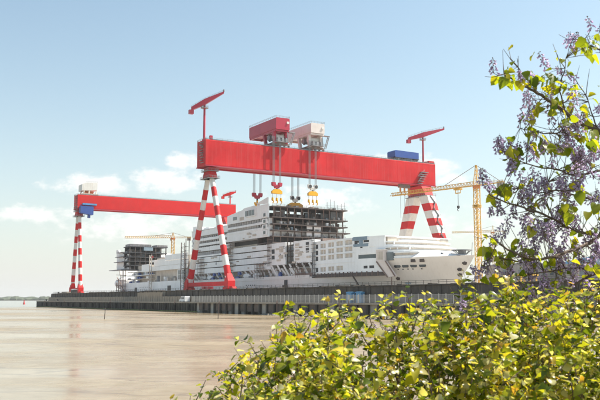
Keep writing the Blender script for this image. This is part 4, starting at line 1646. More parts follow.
# lower fore part: white terraces falling away from the bow side
S('terrace_core', 40, 78, 110, 214, 17.2, 29.6, M_beige)
S('terrace_core', 41, 77, 110, 176, 29.6, 33.8, M_beige)
for i, (a0, a1, z0, z1) in enumerate(((111, 150, 31.2, 34.8), (111, 172, 28.0, 31.0), (111, 176, 24.8, 27.8), (150, 182, 31.0, 32.4), (176, 196, 24.6, 30.0))):
    n = max(1, round((a1 - a0) / 15))
    for q in range(n):
        s0, s1 = a0 + (a1 - a0) * q / n, a0 + (a1 - a0) * (q + 1) / n
        S('terrace_panel', 36.8 + (i % 2) * .3, 37.4 + (i % 2) * .3, s0 + .08, s1 - .08, z0, z1, M_ship)
for i, z in enumerate((19.5, 22.2, 25.0)):
    S('deck_slab', 36.3, 41, 176, 226, z, z + .5, M_ship if i else M_beige)
for q in range(26):
    a = rnd.uniform(176, 226)
    z = rnd.choice((17.3, 20.0, 22.7))
    S('deck_equipment', 36.5, 38.5, a, a + rnd.uniform(1, 4), z, z + rnd.uniform(.8, 2.2), rnd.choice([M_ship, M_grey, M_blue, M_slate, M_ship, M_blue]))
for q in range(10):
    a = rnd.uniform(114, 172)
    S('deck_equipment', 36.6, 38.5, a, a + rnd.uniform(1, 3), 17.3, 17.3 + rnd.uniform(1, 4), rnd.choice([M_ship, M_grey, M_beige]))
S('glass_bay', 35.5, 36.9, 110, 124, 17.3, 24.2, M_ship)
gm = MB().box(-.12, .12, -2.6, 2.6, -1.4, 1.4).mesh('window', M_glass2)
for a in (113.4, 120):
    for z in (19.2, 22.4):
        piece('window', gm, ss_, (35.45, a, z))
piece('shell_door', MB().box(-.2, .2, -3, 3, -1.6, 1.6).mesh('shell_door', M_dark), ss_, (36, 139, 12.6))
piece('shell_door', MB().box(-.2, .2, -2.4, 2.4, -2, 2).mesh('shell_door', M_dark), ss_, (36, 205, 11.6))
for a in (196, 192, 188, 184, 180):
    piece('porthole', pm, hl, (36, a, 13.6))
# rusty stern bracing
mb = MB()
for q in range(5):
    a = 226 + q * 5
    mb.beam((34.8, a, 8.7), (34.8, a + 1, 30 - q * 3), .5)
for z in (11, 15, 19, 23):
    mb.beam((34.8, 225, z), (34.8, 248, z + 1), .4)
mb.beam((34.8, 226, 10), (34.8, 246, 22), .4)
part('stern_scaffold', mb, M_rust2, ss_)
mb = MB()
for a in (168, 172):
    mb.beam((34, a, 8.7), (34, a, 36), .5)
for q in range(9):
    mb.beam((34, 168, 9 + q * 3), (34, 172, 11 + q * 3), .25)
part('hoist_mast', mb, M_beige, ss_)
part('hoist_sign', MB().box(33.8, 34, 165, 168, 33.5, 35), M_buoy, ss_)
# free-standing scaffold between the two hull parts
t = thing('scaffold_tower', 'tall thin scaffold tower in the gap between the two ship parts', 'scaffold', (33.5, 108, 8.6))
for a in (104.5, 112):
    for d in (33, 35.2):
        part('standard', MB().beam((d, a, 8.6), (d, a, 41 if a > 110 else 43), .4), M_rust2, t)
mb = MB()
for q in range(11):
    mb.box(33, 35.2, 104.5, 112, 11 + q * 2.7, 11.15 + q * 2.7)
    mb.beam((33, 104.5, 11 + q * 2.7), (33, 112, 13.7 + q * 2.7), .15)
part('platforms', mb, M_grey, t)


# ------------------------------------------------------------------ tower cranes
def tower_crane(label, loc, rz, hj, apex, jib, back, M, w=2.2, tie=.55):
    """mast at loc, jib along local +x at height hj"""
    t = wthing('tower_crane', label, 'crane', loc, rz, 'yellow tower cranes')
    h = w / 2
    mb = MB()
    for sx in (-h, h):
        for sy in (-h, h):
            mb.beam((sx, sy, 0), (sx, sy, hj), .32)
    n = int(hj / (w * 1.15))
    for k in range(n):
        z0, z1 = hj * k / n, hj * (k + 1) / n
        for s in (-h, h):
            mb.beam((-h, s, z0), (h, s, z1), .17)
            mb.beam((s, h, z0), (s, -h, z1), .17)
            mb.beam((-h, s, z1), (h, s, z1), .17)
            mb.beam((s, -h, z1), (s, h, z1), .13)
    mb.box(-3, 3, -3, 3, 0, .5)
    part('mast', mb, M, t)
    mb = MB()
    for sx in (-h, h):
        for sy in (-h, h):
            mb.beam((sx, sy, hj), (sx * .2, sy * .2, apex), .24)
    for k in range(5):
        f0, f1 = 1 - .8 * k / 5, 1 - .8 * (k + 1) / 5
        z0, z1 = hj + (apex - hj) * k / 5, hj + (apex - hj) * (k + 1) / 5
        for s in (-1, 1):
            mb.beam((-h * f0, s * h * f0, z0), (h * f1, s * h * f1, z1), .12)
            mb.beam((s * h * f0, h * f0, z0), (s * h * f1, -h * f1, z1), .12)
    part('apex_frame', mb, M, t)
    part('slewing_ring', MB().tube((0, 0, hj - 1.4), (0, 0, hj - .2), w * .85, w * .85, 14), M_orange, t)
    mb = MB()
    bw, bh = .9, 2.1
    n = int(jib / 1.9)
    for y in (-bw, bw):
        mb.beam((h, y, hj), (jib, y, hj), .3)
    mb.beam((h, 0, hj + bh), (jib, 0, hj + bh * .7), .32)
    for k in range(n):
        x0, x1 = h + (jib - h) * k / n, h + (jib - h) * (k + 1) / n
        xm = (x0 + x1) / 2
        for y in (-bw, bw):
            mb.beam((x0, y, hj), (xm, 0, hj + bh * .9), .16)
            mb.beam((xm, 0, hj + bh * .9), (x1, y, hj), .16)
        mb.beam((x0, -bw, hj), (x0, bw, hj), .1)
    part('jib', mb, M, t)
    mb = MB()
    for y in (-.9, .9):
        mb.beam((-h, y, hj), (-back, y, hj), .3)
        mb.beam((-h, y, hj + 1.1), (-back, y, hj + 1.1), .1)
    for k in range(7):
        x = -h - (back - h) * k / 6
        mb.beam((x, -.9, hj), (x, .9, hj), .15)
        mb.beam((x, .9, hj), (x, .9, hj + 1.1), .1)
    mb.box(-back, -h, -.85, .85, hj - .05, hj + .05)
    part('counter_jib', mb, M, t)
    for k in range(3):
        part('counterweight', MB().box(-back + k * 1.2, -back + k * 1.2 + 1.0, -1.0, 1.0, hj - 2.4, hj + .6), M_conc, t)
    mb = MB().tube((0, 0, apex), (jib * tie, 0, hj + bh * .85), .13, .13, 6)
    mb.tube((0, 0, apex), (-back + 1, 0, hj), .13, .13, 6)
    part('tie_rod', mb, M_rust2, t)
    cb = MB()
    cb.prism([(h + .1, hj - 2.4), (h + 1.4, hj - 2.4), (h + 1.8, hj - 1.4), (h + 1.6, hj - .2), (h + .1, hj - .2)], 1, -h - 1.6, -h - .1)
    cb = part('cab', cb, M_band, t)
    part('cab_window', MB().box(h + 1.45, h + 1.85, -h - 1.45, -h - .3, hj - 1.5, hj - .5), M_glass, cb)
    return t


tc_ = tower_crane('yellow lattice tower crane standing right of the ship bow', tuple(W(119, -66, 8.6)), math.atan2(42, -38), 53.6, 64, 57, 16, M_yel, 2.3, .36)
mb = MB().box(9.5, 13.5, -1.2, 1.2, 52.4, 53.2)
mb.beam((10, 0, 50.8), (13, 0, 50.8), .5, .5).beam((10, 0, 50.8), (10, 0, 52.4), .25).beam((13, 0, 50.8), (13, 0, 52.4), .25)
cg = part('jib_trolley', mb, M_yel, tc_)
part('hoist_rope', MB().tube((11.5, -.2, 44), (11.5, -.2, 52.4), .06, .06, 5).tube((11.5, .2, 44), (11.5, .2, 52.4), .06, .06, 5), M_rope, tc_)
mb = MB().box(11.0, 12.0, -.5, .5, 43, 44.2)
mb.path([(11.5 + .6 * math.sin(q * .55 - .3), 0, 42.2 + .6 * math.cos(q * .55 - .3)) for q in range(8)], .25, .12, 6)
part('hook', mb, M_dark, tc_)
mb = MB()
for q in range(4):
    mb.box(-1.7, 1.7, -1.7, 1.7, 43.5 - q * .4, 43.7 - q * .4)
part('climbing_collar', mb, M_yel, tc_)
p_ = at(173, 240, 700)
tower_crane('small far yellow tower crane behind the stern section', (p_.x, p_.y, 8.6), R(176), 50, 54.5, 43, 16, M_yel, 2.4, .4)
p_ = at(493, 236, 900)
tower_crane('faint distant tower crane behind the purple blossom on the right', (p_.x, p_.y, 8.6), R(160), 72, 79, 46, 14, M_yel, 2.2, .4)

# ------------------------------------------------------------------ things on the quay
t = thing('delivery_van', 'white delivery van parked on the lower quay by the hoarding', 'van', (-33.6, -55, 3.76))
y0, z0 = -58.5, 3.76
mb = MB()
prof = [(y0, z0 + .45), (y0 + 6.3, z0 + .45), (y0 + 6.3, z0 + 1.15), (y0 + 5.4, z0 + 1.35), (y0 + 4.6, z0 + 2.3), (y0 + 4.2, z0 + 2.5), (y0 + .15, z0 + 2.5), (y0, z0 + 2.3)]
mb.prism(prof, 0, -34.6, -32.6)
part('body', mb, M_van, t)
part('side_window', MB().box(-34.63, -34.6, y0 + 3.7, y0 + 4.7, z0 + 1.45, z0 + 2.15), M_glass, t)
part('side_window', MB().box(-34.63, -34.6, y0 + 1.0, y0 + 3.3, z0 + 1.45, z0 + 2.15), M_glass, t)
part('bumper', MB().box(-34.65, -32.55, y0 + 6.3, y0 + 6.45, z0 + .4, z0 + .8), M_dark, t)
for y in (y0 + 1.2, y0 + 5.1):
    for d in (-34.6, -32.85):
        w_ = part('wheel', MB().tube((d - .05, y, z0 + .36), (d + .25, y, z0 + .36), .36, .36, 14), M_tyre, t)
        part('rim', MB().tube((d - .07, y, z0 + .36), (d, y, z0 + .36), .2, .2, 10), M_grey, w_)
for i, a in enumerate((-173.6, -178.3)):
    t = thing('portable_cabin', ('left' if i == 0 else 'right') + ' one of two light blue cabins behind the steel fence', 'cabin', (-31.5, a, 3.75), 'light blue cabins')
    part('shell', MB().box(-32.2, -30.9, a - 1.25, a + 1.25, 3.76, 6.9), M_lblue, t)
    part('roof', MB().prism([(-32.35, 6.9), (-30.8, 6.9), (-30.9, 7.1), (-31.5, 7.2), (-32.25, 7.1)], 1, a - 1.35, a + 1.35), M_lblue, t)
    part('door', MB().box(-32.26, -32.2, a - .5, a + .4, 3.9, 6.2), M_fence, t)
# bollards and a control block at the far-left quay head
for i, (d, a) in enumerate(((-34, 180), (-34, 150), (-20, 205))):
    mb = MB().tube((d, a, 3.76 if d < -30 else 8.61), (d, a, (3.76 if d < -30 else 8.61) + 1.1), .55, .4, 10)
    z = (3.76 if d < -30 else 8.61) + 1.1
    mb.tube((d, a, z), (d, a, z + .45), .75, .7, 10)
    solid('mooring_bollard', mb, M_dark, ('dark mooring bollard nearest the tip of the quay', 'dark mooring bollard on the lower quay right of the tip', 'dark mooring bollard on the upper quay beside the far crane leg')[i], 'bollard', 'mooring bollards')
solid('foundation_block', MB().prism([(226, 8.6), (240, 8.6), (240, 10.2), (239, 10.6), (226, 10.6)], 0, -9, -4.5), M_conc, 'pale concrete block at the foot of the far crane', 'block')
t = thing('winch_cabin', 'small dark winch hut on the quay right of the far crane leg', 'hut', (-24, 150, 8.6))
part('wall', MB().box(-25.5, -23, 146, 152, 8.61, 11.0), M_dark, t)
part('roof', MB().prism([(-25.8, 11.0), (-22.7, 11.0), (-24.2, 11.7)], 1, 145.6, 152.4), M_grey, t)
# marker posts in the mud
for i, (x, y0_, y1_) in enumerate(((104.5, 319, 309), (218, 319, 304))):
    Y = 5 * 800 / (y0_ - 299.5)
    p, q = at(x, y0_, Y), at(x, y1_, Y)
    mb = MB().tube((p.x, p.y, -.3), (p.x + .1, p.y, q.z), .09, .07, 7)
    mb.tube((p.x + .1, p.y, q.z), (p.x + .1, p.y, q.z + .25), .13, .13, 7)
    solid('marker_post', mb, M_rust, ('thin marker post in the mud before the stern section', 'taller marker post in the mud below the near crane leg')[i], 'post', 'marker posts in the mud', dock=False)
p = at(24, 304, 900)
mb = MB().tube((p.x, p.y, -.6), (p.x, p.y, .4), 1.3, 1.3, 12)
mb.tube((p.x, p.y, .4), (p.x, p.y, 3.6), .9, .35, 10)
mb.tube((p.x, p.y, 3.6), (p.x, p.y, 4.4), .5, .5, 8)
solid('channel_buoy', mb, M_buoy, 'small red channel buoy on the water at far left', 'buoy', dock=False)

# yellow trestle under the bow
t = thing('steel_trestle', 'yellow steel trestle on the quay under the ship bow', 'trestle', (60, -143, 8.6))
for a in (-149, -143):
    for d in (62, 70):
        part('leg', MB().beam((d, a, 8.6), (d, a, 14.2), .5), M_yel, t)
    part('cross_beam', MB().beam((61, a, 14.2), (71, a, 14.2), .6), M_yel, t)
    part('brace', MB().beam((62, a, 9), (70, a, 14), .3), M_yel, t)


# right-hand workshops behind the blossom
def shed(label, x0, x1, y0, y1, z1, M, roof, nwin, nm='workshop'):
    t = wthing(nm, label, 'building', ((x0 + x1) / 2, y0, 8.6), 0)
    BASE[t] = ((x0 + x1) / 2, y0, 8.6)
    part('wall', MB().box(x0, x1, y0, y1, 8.61, z1), M, t)
    if roof == 'flat':
        r_ = part('roof', MB().box(x0 - .4, x1 + .4, y0 - .4, y1 + .4, z1, z1 + .6), M_grey, t)
    else:
        r_ = part('roof', MB().prism([(x0 - .6, z1), (x1 + .6, z1), (x1 - (x1 - x0) * .25, z1 + 4.5)], 1, y0 - .6, y1 + .6), M_slate, t)
        part('roof_beam', MB().beam((x0 - .6, y0 - .7, z1 + .3), (x1 - (x1 - x0) * .25, y0 - .7, z1 + 4.6), .8, 1.1), M_lblue, r_)
    w = (x1 - x0) / nwin
    for i in range(nwin):
        for z in ((z1 - 8.61) * .3 + 8.61, (z1 - 8.61) * .7 + 8.61):
            fr = part('window', MB().box(x0 + w * (i + .25), x0 + w * (i + .75), y0 - .12, y0, z - 1.3, z + 1.3), M_shed, t)
            part('pane', MB().box(x0 + w * (i + .28), x0 + w * (i + .72), y0 - .18, y0 - .121, z - 1.15, z + 1.15), M_glass2, fr)
    return t


shed('long grey masonry workshop behind the blossom right of the bow', 88, 112, 352, 380, 20.2, M_shed, 'flat', 7)
shed('workshop with blue sloping roof beam behind the tree branches', 112.6, 140, 340, 372, 20, M_shed, 'gable', 6)
shed('low grey store at the right edge behind the tree', 141, 175, 330, 372, 17, M_shed, 'flat', 7)
shed('pale distant assembly hall far behind the tower crane', 250, 330, 900, 960, 42, M_slate, 'flat', 10, 'assembly_hall')


# ------------------------------------------------------------------ foliage
def leaf_template(w, l, heart=True, fold=.25, curl=.25):
    """heart-shaped leaf along +y, in the xy plane; base at the origin"""
    out = [(0, .0), (.30, -.06 if heart else .04), (.50, .16), (.47, .42), (.27, .74), (0, 1.0)]
    v, f = [], []
    mid = [(0, 0), (0, .2), (0, .48), (0, .76), (0, 1.0)]
    for (x, y) in mid:
        v.append((0, y * l, -curl * l * y * y))
    for s in (1, -1):
        b0 = len(v)
        for (x, y) in out[1:5]:
            v.append((s * x * w, y * l, fold * abs(x) * w - curl * l * max(0, y) ** 2 + .03 * l * math.sin(9 * y)))
        q = [(0, b0, b0 + 1, 1), (1, b0 + 1, b0 + 2, 2), (2, b0 + 2, b0 + 3, 3), (3, b0 + 3, 4)]
        for t in q:
            f.append(t if s > 0 else t[::-1])
    return v, f


LT = [leaf_template(.9, 1.0), leaf_template(.75, 1.0, False, .35, .15), leaf_template(.95, 1.0, True, .1, .45), leaf_template(.6, 1.0, False, .5, .3), leaf_template(.85, 1.0, True, .55, .7), leaf_template(.8, .9, True, -.2, -.35)]


def leaf_mesh(name, k, M):
    v, f = LT[k]
    me = bpy.data.meshes.new(name)
    me.from_pydata(v, [], f)
    me.materials.append(M)
    me.polygons.foreach_set('use_smooth', [True] * len(f))
    me.update()
    return me


def rot_leaf(rg, droop=.5):
    yaw = rg.uniform(0, 2 * math.pi)
    pitch = rg.gauss(-droop * .5, .55)
    roll = rg.gauss(0, .6)
    return Euler((pitch, roll, yaw), 'XYZ')


def joined_leaves(name, items, M, parent):
    """items: (pos, euler, size, template)"""
    V, F = [], []
    for (p, e, s, k) in items:
        mt = np.array(e.to_matrix()) * s
        v, f = LT[k]
        b0 = len(V)
        V.extend((np.array(v) @ mt.T + np.array(p)).tolist())
        F.extend([tuple(b0 + i for i in t) for t in f])
    me = bpy.data.meshes.new(name)
    me.from_pydata(V, [], F)
    me.materials.append(M)
    me.polygons.foreach_set('use_smooth', [True] * len(F))
    me.update()
    o = bpy.data.objects.new(name, me)
    COL.objects.link(o)
    o.parent = parent
    o['kind'] = 'stuff'
    return o


SHRUB = [leaf_mesh('leaf', k, M_leaf) for k in range(6)]
TREE = [leaf_mesh('leaf', k, M_leaf2) for k in range(4)]

# outline of the shrubs' top as height above the bank along x (metres)
YR = 7.0
prof_px = [(150, 420), (195, 402), (212, 388), (228, 366), (245, 356), (262, 350), (280, 334), (300, 318), (318, 322), (335, 316), (352, 330), (372, 324), (392, 318), (410, 322), (430, 312), (450, 312), (470, 306), (490, 302), (512, 300), (540, 300), (565, 296), (600, 296), (700, 292), (820, 300)]
PX = [((x - 300) / 800 * YR, 5 - (y - 299.5) / 800 * YR) for x, y in prof_px]


def top_z(x):
    if x <= PX[0][0]: return PX[0][1]
    for (x0, z0), (x1, z1) in zip(PX[:-1], PX[1:]):
        if x <= x1:
            return z0 + (z1 - z0) * (x - x0) / (x1 - x0)
    return PX[-1][1]


def shrub(label, xa, xb, n, shoots, seed):
    rg = random.Random(seed)
    base = Vector(((xa + xb) / 2, 7.0, 3.3))
    sh = wthing('shrub', label, 'shrub', base, 0, 'yellow green shrubs on the near bank')
    items = []
    stems = MB()
    nst = int((xb - xa) * 16)
    for i in range(nst):
        x = rg.uniform(xa, xb)
        y = rg.uniform(5.6, 8.4)
        zt_ = top_z(x) - .06 - .10 * abs(y - 7.0) - rg.uniform(0, .25)
        b0 = Vector((x + rg.uniform(-.35, .35), y + rg.uniform(-.3, .3), 3.1))
        tp = Vector((x, y, zt_))
        m1 = b0.lerp(tp, .5) + Vector((rg.uniform(-.12, .12), rg.uniform(-.1, .1), 0))
        stems.path([b0 - base, m1 - base, b0.lerp(tp, .8) - base + Vector((rg.uniform(-.05, .05), 0, 0)), tp - base], .012, .004, 5)
    part('stem', stems, M_twig, sh)
    # leafy sprigs filling the volume, thicker in some lumps than in others
    spr = MB()
    while len(items) < n:
        x = rg.uniform(xa - .1, xb + .1)
        y = rg.uniform(5.3, 8.7)
        lump = .17 * math.sin(x * 6.1 + y * 2.3) + .13 * math.sin(x * 13 - y * 5) + .08 * math.sin(x * 29 + y * 9)
        zt_ = top_z(x) - .16 * abs(y - 7.0) + lump - .14
        u = rg.random() ** 1.15
        z = zt_ - u * 1.1
        if z < 3.3:
            continue
        if rg.random() < .8 * max(0, math.sin(x * 9 + z * 11 + y * 5) - .1):
            continue
        L = rg.uniform(.10, .26)
        dirv = Vector((rg.gauss(0, .55), rg.gauss(-.15, .5), rg.uniform(.25, 1.0))).normalized()
        p0 = Vector((x, y, z)) - base
        p1 = p0 + dirv * L
        pm_ = p0.lerp(p1, .5) + Vector((rg.uniform(-.02, .02), rg.uniform(-.02, .02), .012))
        spr.path([p0, pm_, p1], .0035, .0015, 4)
        nl = max(4, int(L / .027))
        sz = rg.uniform(.7, 1.25)
        for k in range(nl):
            f = (k + .6) / nl
            p = p0.lerp(pm_, f * 2) if f < .5 else pm_.lerp(p1, f * 2 - 1)
            e = Euler((rg.gauss(.15, .5), rg.gauss(0, .5), k * 2.4 + rg.uniform(-.5, .5)))
            sl = (.084 - .040 * f) * sz * rg.uniform(.75, 1.2)
            items.append((tuple(p + e.to_matrix() @ Vector((0, .016, 0))), e, sl, rg.randrange(6)))
    part('sprig', spr, M_twig, sh)['kind'] = 'stuff'
    # upright shoots
    big = []
    shoots = list(shoots)
    xp = xa
    while xp < xb:
        Y_ = rg.uniform(6.3, 7.3)
        zt_ = top_z(xp) + rg.uniform(-.04, .13)
        shoots.append((300 + xp / Y_ * 800 * 1.0, 299.5 + (5 - zt_) / Y_ * 800, rg.uniform(.14, .28), Y_))
        xp += rg.uniform(.05, .13)
    for (px_, py_, ln, Y) in shoots:
        tp = at(px_, py_, Y)
        bt = tp + Vector((rg.uniform(-.12, .12), rg.uniform(-.1, .1), -ln))
        pts = [bt, bt.lerp(tp, .35) + Vector((rg.uniform(-.03, .03), 0, 0)), bt.lerp(tp, .7) + Vector((rg.uniform(-.02, .02), 0, 0)), tp]
        part('shoot', MB().path([p - base for p in pts], .006, .0025, 5), M_twig, sh)
        nl = int(ln / .030)
        for k in range(nl):
            f = (k + .7) / nl
            p = bt.lerp(tp, f)
            yaw = k * 2.4 + rg.uniform(-.4, .4)
            e = Euler((rg.uniform(-.5, .7), rg.uniform(-.5, .5), yaw))
            s = (.098 - .046 * f) * rg.uniform(.65, 1.2)
            off = e.to_matrix() @ Vector((0, .02, 0))
            big.append((tuple(p + off - base), e, s, rg.randrange(4)))
    # the leaves that show largest are parts of their own
    def shown(it):
        p = Vector(it[0]) + base
        return it[2] / p.y
    items.sort(key=shown, reverse=True)
    # prefer leaves near the outer surface
    front = [it for it in items if it[0][2] + base.z > top_z(it[0][0] + base.x) - .55]
    sel = (big + front)[:300]
    ids = {id(i) for i in sel}
    rest = [i for i in big + items if id(i) not in ids]
    for (p, e, s, k) in sel:
        o = bpy.data.objects.new('leaf', SHRUB[k])
        COL.objects.link(o)
        o.parent = sh
        o.location = p
        o.rotation_euler = e
        o.scale = (s, s, s)
    joined_leaves('foliage', rest, M_leaf, sh)
    return sh


def X(px_):
    return (px_ - 300) / 800 * YR


shrub('yellow green shrub trailing down to the left over the mud', X(165), X(322), 4000, [(224, 372, .16, 6.6), (238, 362, .14, 6.8), (270, 332, .20, 6.6), (283, 326, .18, 7.2), (297, 309, .24, 6.8), (311, 318, .14, 7.0), (250, 352, .15, 7), (216, 386, .1, 6.4)], 1)
shrub('middle yellow green shrub with upright shoots before the quay fence', X(318), X(462), 5800, [(335, 288, .34, 6.5), (348, 300, .26, 7.2), (356, 306, .2, 6.6), (378, 312, .2, 7), (405, 288, .34, 6.6), (396, 306, .2, 7.1), (418, 310, .2, 6.5), (430, 303, .2, 7), (442, 298, .24, 6.6), (326, 308, .2, 7.0), (455, 302, .2, 7.0)], 2)
shrub('dense yellow green shrub beneath the purple blossoming tree', X(458), X(660), 9600, [(474, 290, .28, 6.4), (484, 296, .22, 7), (498, 284, .26, 6.9), (512, 284, .24, 6.6), (528, 286, .2, 7), (548, 288, .2, 6.6), (566, 282, .24, 6.8), (583, 286, .2, 6.6), (596, 280, .22, 7)], 3)

# ------------------------------------------------------------------ blossoming paulownia
tb = Vector((4.6, 8.4, 3.3))
tr = wthing('blossoming_tree', 'tree with purple bell blossom and yellow green leaves reaching in from right', 'tree', tb, 0)
rg = random.Random(21)


def T(x, y, Y):
    return at(x, y, Y) - tb


trunk_top = Vector((4.5, 8.3, 6.6)) - tb
part('trunk', MB().path([(0, 0, -.15), (.06, 0, .9), (-.04, .02, 2.0), trunk_top, (.06, .08, 4.2), (.14, .1, 5.0), (.05, .2, 5.9), (.16, .25, 6.6)], .16, .018, 10), M_bark, tr, smooth=True)
NODES = []


def branch(pts, r0, r1, start=None):
    P_ = []
    if start is not None:
        P_.append(Vector(start))
    P_ += [T(*p) for p in pts]
    # smooth and wobble
    Q = []
    for i in range(len(P_) - 1):
        for k in range(4):
            f = k / 4
            p0, p1, p2, p3 = P_[max(0, i - 1)], P_[i], P_[i + 1], P_[min(len(P_) - 1, i + 2)]
            c = 0.5 * ((2 * p1) + (p2 - p0) * f + (2 * p0 - 5 * p1 + 4 * p2 - p3) * f * f + (3 * p1 - p0 - 3 * p2 + p3) * f ** 3)
            Q.append(c + Vector((rg.uniform(-.008, .008), rg.uniform(-.01, .01), rg.uniform(-.008, .008))))
    Q.append(P_[-1])
    part('branch', MB().path(Q, r0, r1, 6), M_bark, tr, smooth=True)
    NODES.extend(Q)
    return Q


b1 = branch([(625, 150, 8.3), (598, 131, 8.2), (577, 122, 8.1), (560, 108, 8.0), (544, 97, 7.9), (530, 89, 7.8), (515, 82, 7.8), (504, 74, 7.7)], .030, .006, trunk_top)
branch([(640, 62, 8.5), (600, 50, 8.4), (586, 43, 8.3), (575, 38, 8.3)], .018, .005, (.1, .1, 4.5))
branch([(577, 122, 8.1), (560, 132, 8.0), (544, 133, 7.9), (520, 128, 7.8)], .011, .004)
branch([(640, 165, 8.6), (598, 171, 8.5), (575, 175, 8.4), (558, 170, 8.3), (526, 164, 8.1), (508, 150, 8.0)], .017, .004, trunk_top)
branch([(640, 235, 8.4), (598, 235, 8.2), (575, 231, 8.0), (554, 219, 7.9), (530, 210, 7.8), (505, 202, 7.7), (489, 194, 7.6)], .021, .005, (-.04, .02, 2.2))
b6 = branch([(640, 220, 8.2), (600, 236, 8.0), (586, 245, 7.8), (568, 252, 7.7), (540, 259, 7.6), (520, 255, 7.5), (504, 247, 7.5), (490, 236, 7.5)], .028, .005, (-.04, .02, 2.3))
branch([(540, 259, 7.6), (520, 262, 7.6), (500, 258, 7.6), (482, 262, 7.6)], .010, .004)
branch([(640, 262, 8.5), (598, 272, 8.3), (576, 284, 8.2), (556, 290, 8.2), (530, 296, 8.2), (500, 306, 8.2), (470, 312, 8.2)], .020, .005, (.0, .02, 1.8))
branch([(598, 272, 8.3), (572, 268, 8.1), (545, 272, 8.0), (515, 276, 7.9)], .011, .004)
branch([(554, 219, 7.9), (545, 200, 7.9), (548, 182, 7.9)], .009, .004)
branch([(598, 200, 8.5), (575, 196, 8.4), (560, 190, 8.3), (543, 193, 8.2), (520, 188, 8.1)], .013, .004, T(640, 205, 8.6))
branch([(556, 290, 8.2), (500, 322, 8.4), (440, 330, 8.5), (385, 334, 8.6)], .012, .004)
branch([(565, 114, 8.0), (560, 90, 7.9), (564, 72, 7.9), (566, 58, 7.9)], .008, .003)
branch([(598, 131, 8.2), (592, 112, 8.2), (586, 95, 8.2)], .009, .003)
branch([(522, 86, 7.8), (519, 70, 7.8), (517, 58, 7.8)], .005, .002)

for st, pts in (((.05, .1, 4.3), [(700, 70, 8.6), (745, 30, 8.9), (775, 10, 9.1)]), (trunk_top, [(730, 150, 8.8), (790, 110, 9.2), (830, 95, 9.4)]), ((-.04, .02, 2.3), [(760, 250, 8.9), (815, 215, 9.3), (850, 200, 9.5)]), ((.1, .1, 5.0), [(690, -60, 8.7), (660, -95, 8.6)]), ((.05, .2, 5.9), [(780, -90, 9.0), (820, -120, 9.2)]), ((.0, .02, 1.9), [(740, 300, 8.0), (770, 290, 7.6)])):
    branch(pts, .022, .005, st)

# blossom panicles: four patterns of drooping bells round an axis
def panicle_mesh(seed, nb):
    rp = random.Random(seed)
    mb = MB()
    mb.cur = 1
    axis = [Vector((0, 0, 0)), Vector((rp.uniform(-.01, .01), rp.uniform(-.01, .01), .09)), Vector((rp.uniform(-.02, .02), rp.uniform(-.02, .02), .20))]
    mb.path(axis, .004, .0015, 5)
    for i in range(nb):
        f = i / nb
        z = .005 + .19 * f
        yaw = i * 2.4 + rp.uniform(-.4, .4)
        out_ = Vector((math.cos(yaw), math.sin(yaw), rp.uniform(-.5, .25))).normalized()
        r = (.066 - .040 * f) * rp.uniform(.7, 1.2)
        p0 = Vector((0, 0, z))
        p1 = p0 + out_ * r * .55 + Vector((0, 0, .012))
        mb.cur = 1
        mb.tube(p0, p1, .0016, .0016, 4, False)
        dirb = (out_ * .7 + Vector((rp.uniform(-.3, .3), rp.uniform(-.3, .3), -rp.uniform(.35, 1.0)))).normalized()
        L = rp.uniform(.034, .050) * (1 - .35 * f)
        if f > .86 or rp.random() < .12:      # buds and brown calyces
            mb.tube(p1, p1 + dirb * .014, .007, .004, 6)
            continue
        mb.tube(p1 - dirb * .002, p1 + dirb * .009, .003, .0075, 6)
        mb.cur = 0
        u = dirb.orthogonal().normalized()
        w = dirb.cross(u)
        rs = []
        for (t, rad) in ((.12, .006), (.5, .0095), (.85, .013), (1.0, .021)):
            rs.append([p1 + dirb * (L * t - (.004 if (t == 1 and q % 2) else 0)) + (u * math.cos(q * math.pi / 4) + w * math.sin(q * math.pi / 4)) * rad * (1 if (t < 1 or q % 2 == 0) else .72) for q in range(8)])
        mb.loft(rs, True, False)
    return mb.mesh('flower_cluster', [M_petal, M_calyx], smooth=True)


PAN = [panicle_mesh(s, n) for s, n in ((1, 20), (2, 26), (3, 16), (4, 22))]
spots = [(497, 66), (527, 72), (541, 68), (534, 78), (559, 74), (575, 76), (547, 94), (519, 110), (523, 118), (532, 115), (549, 120), (565, 128), (572, 132), (585, 115), (592, 24), (577, 36), (600, 28), (602, 104),
         (502, 146), (504, 138), (518, 154), (512, 160), (485, 186), (480, 180), (490, 190), (517, 184), (522, 176), (530, 158), (548, 184), (546, 192), (560, 158), (578, 152), (590, 148), (575, 170), (581, 184), (568, 190), (592, 196), (488, 212), (493, 229), (490, 242), (497, 236), (507, 216), (515, 233), (520, 226), (533, 240), (540, 229), (536, 246), (552, 229), (556, 218), (548, 240), (575, 218), (592, 200), (598, 228), (481, 268), (485, 258), (478, 274), (513, 280), (516, 270), (540, 278), (546, 288), (550, 295), (536, 290), (575, 268), (583, 264), (590, 272), (602, 252), (560, 262), (528, 262), (600, 176), (598, 130),
         (470, 312), (462, 308), (490, 314), (476, 322), (530, 310), (545, 316), (376, 334), (392, 332), (384, 342), (510, 318), (560, 306), (580, 310)]
for i in range(70):
    spots.append((rg.uniform(505, 612), rg.uniform(95, 292)))
for i in range(55):
    yy = rg.uniform(130, 300)
    spots.append((rg.uniform(488 if yy > 180 else 515, 606), yy))
for i in range(14):
    spots.append((rg.uniform(560, 640), rg.uniform(40, 300)))
for i in range(36):
    spots.append((rg.uniform(650, 850), rg.uniform(-110, 290)))
tw = MB()
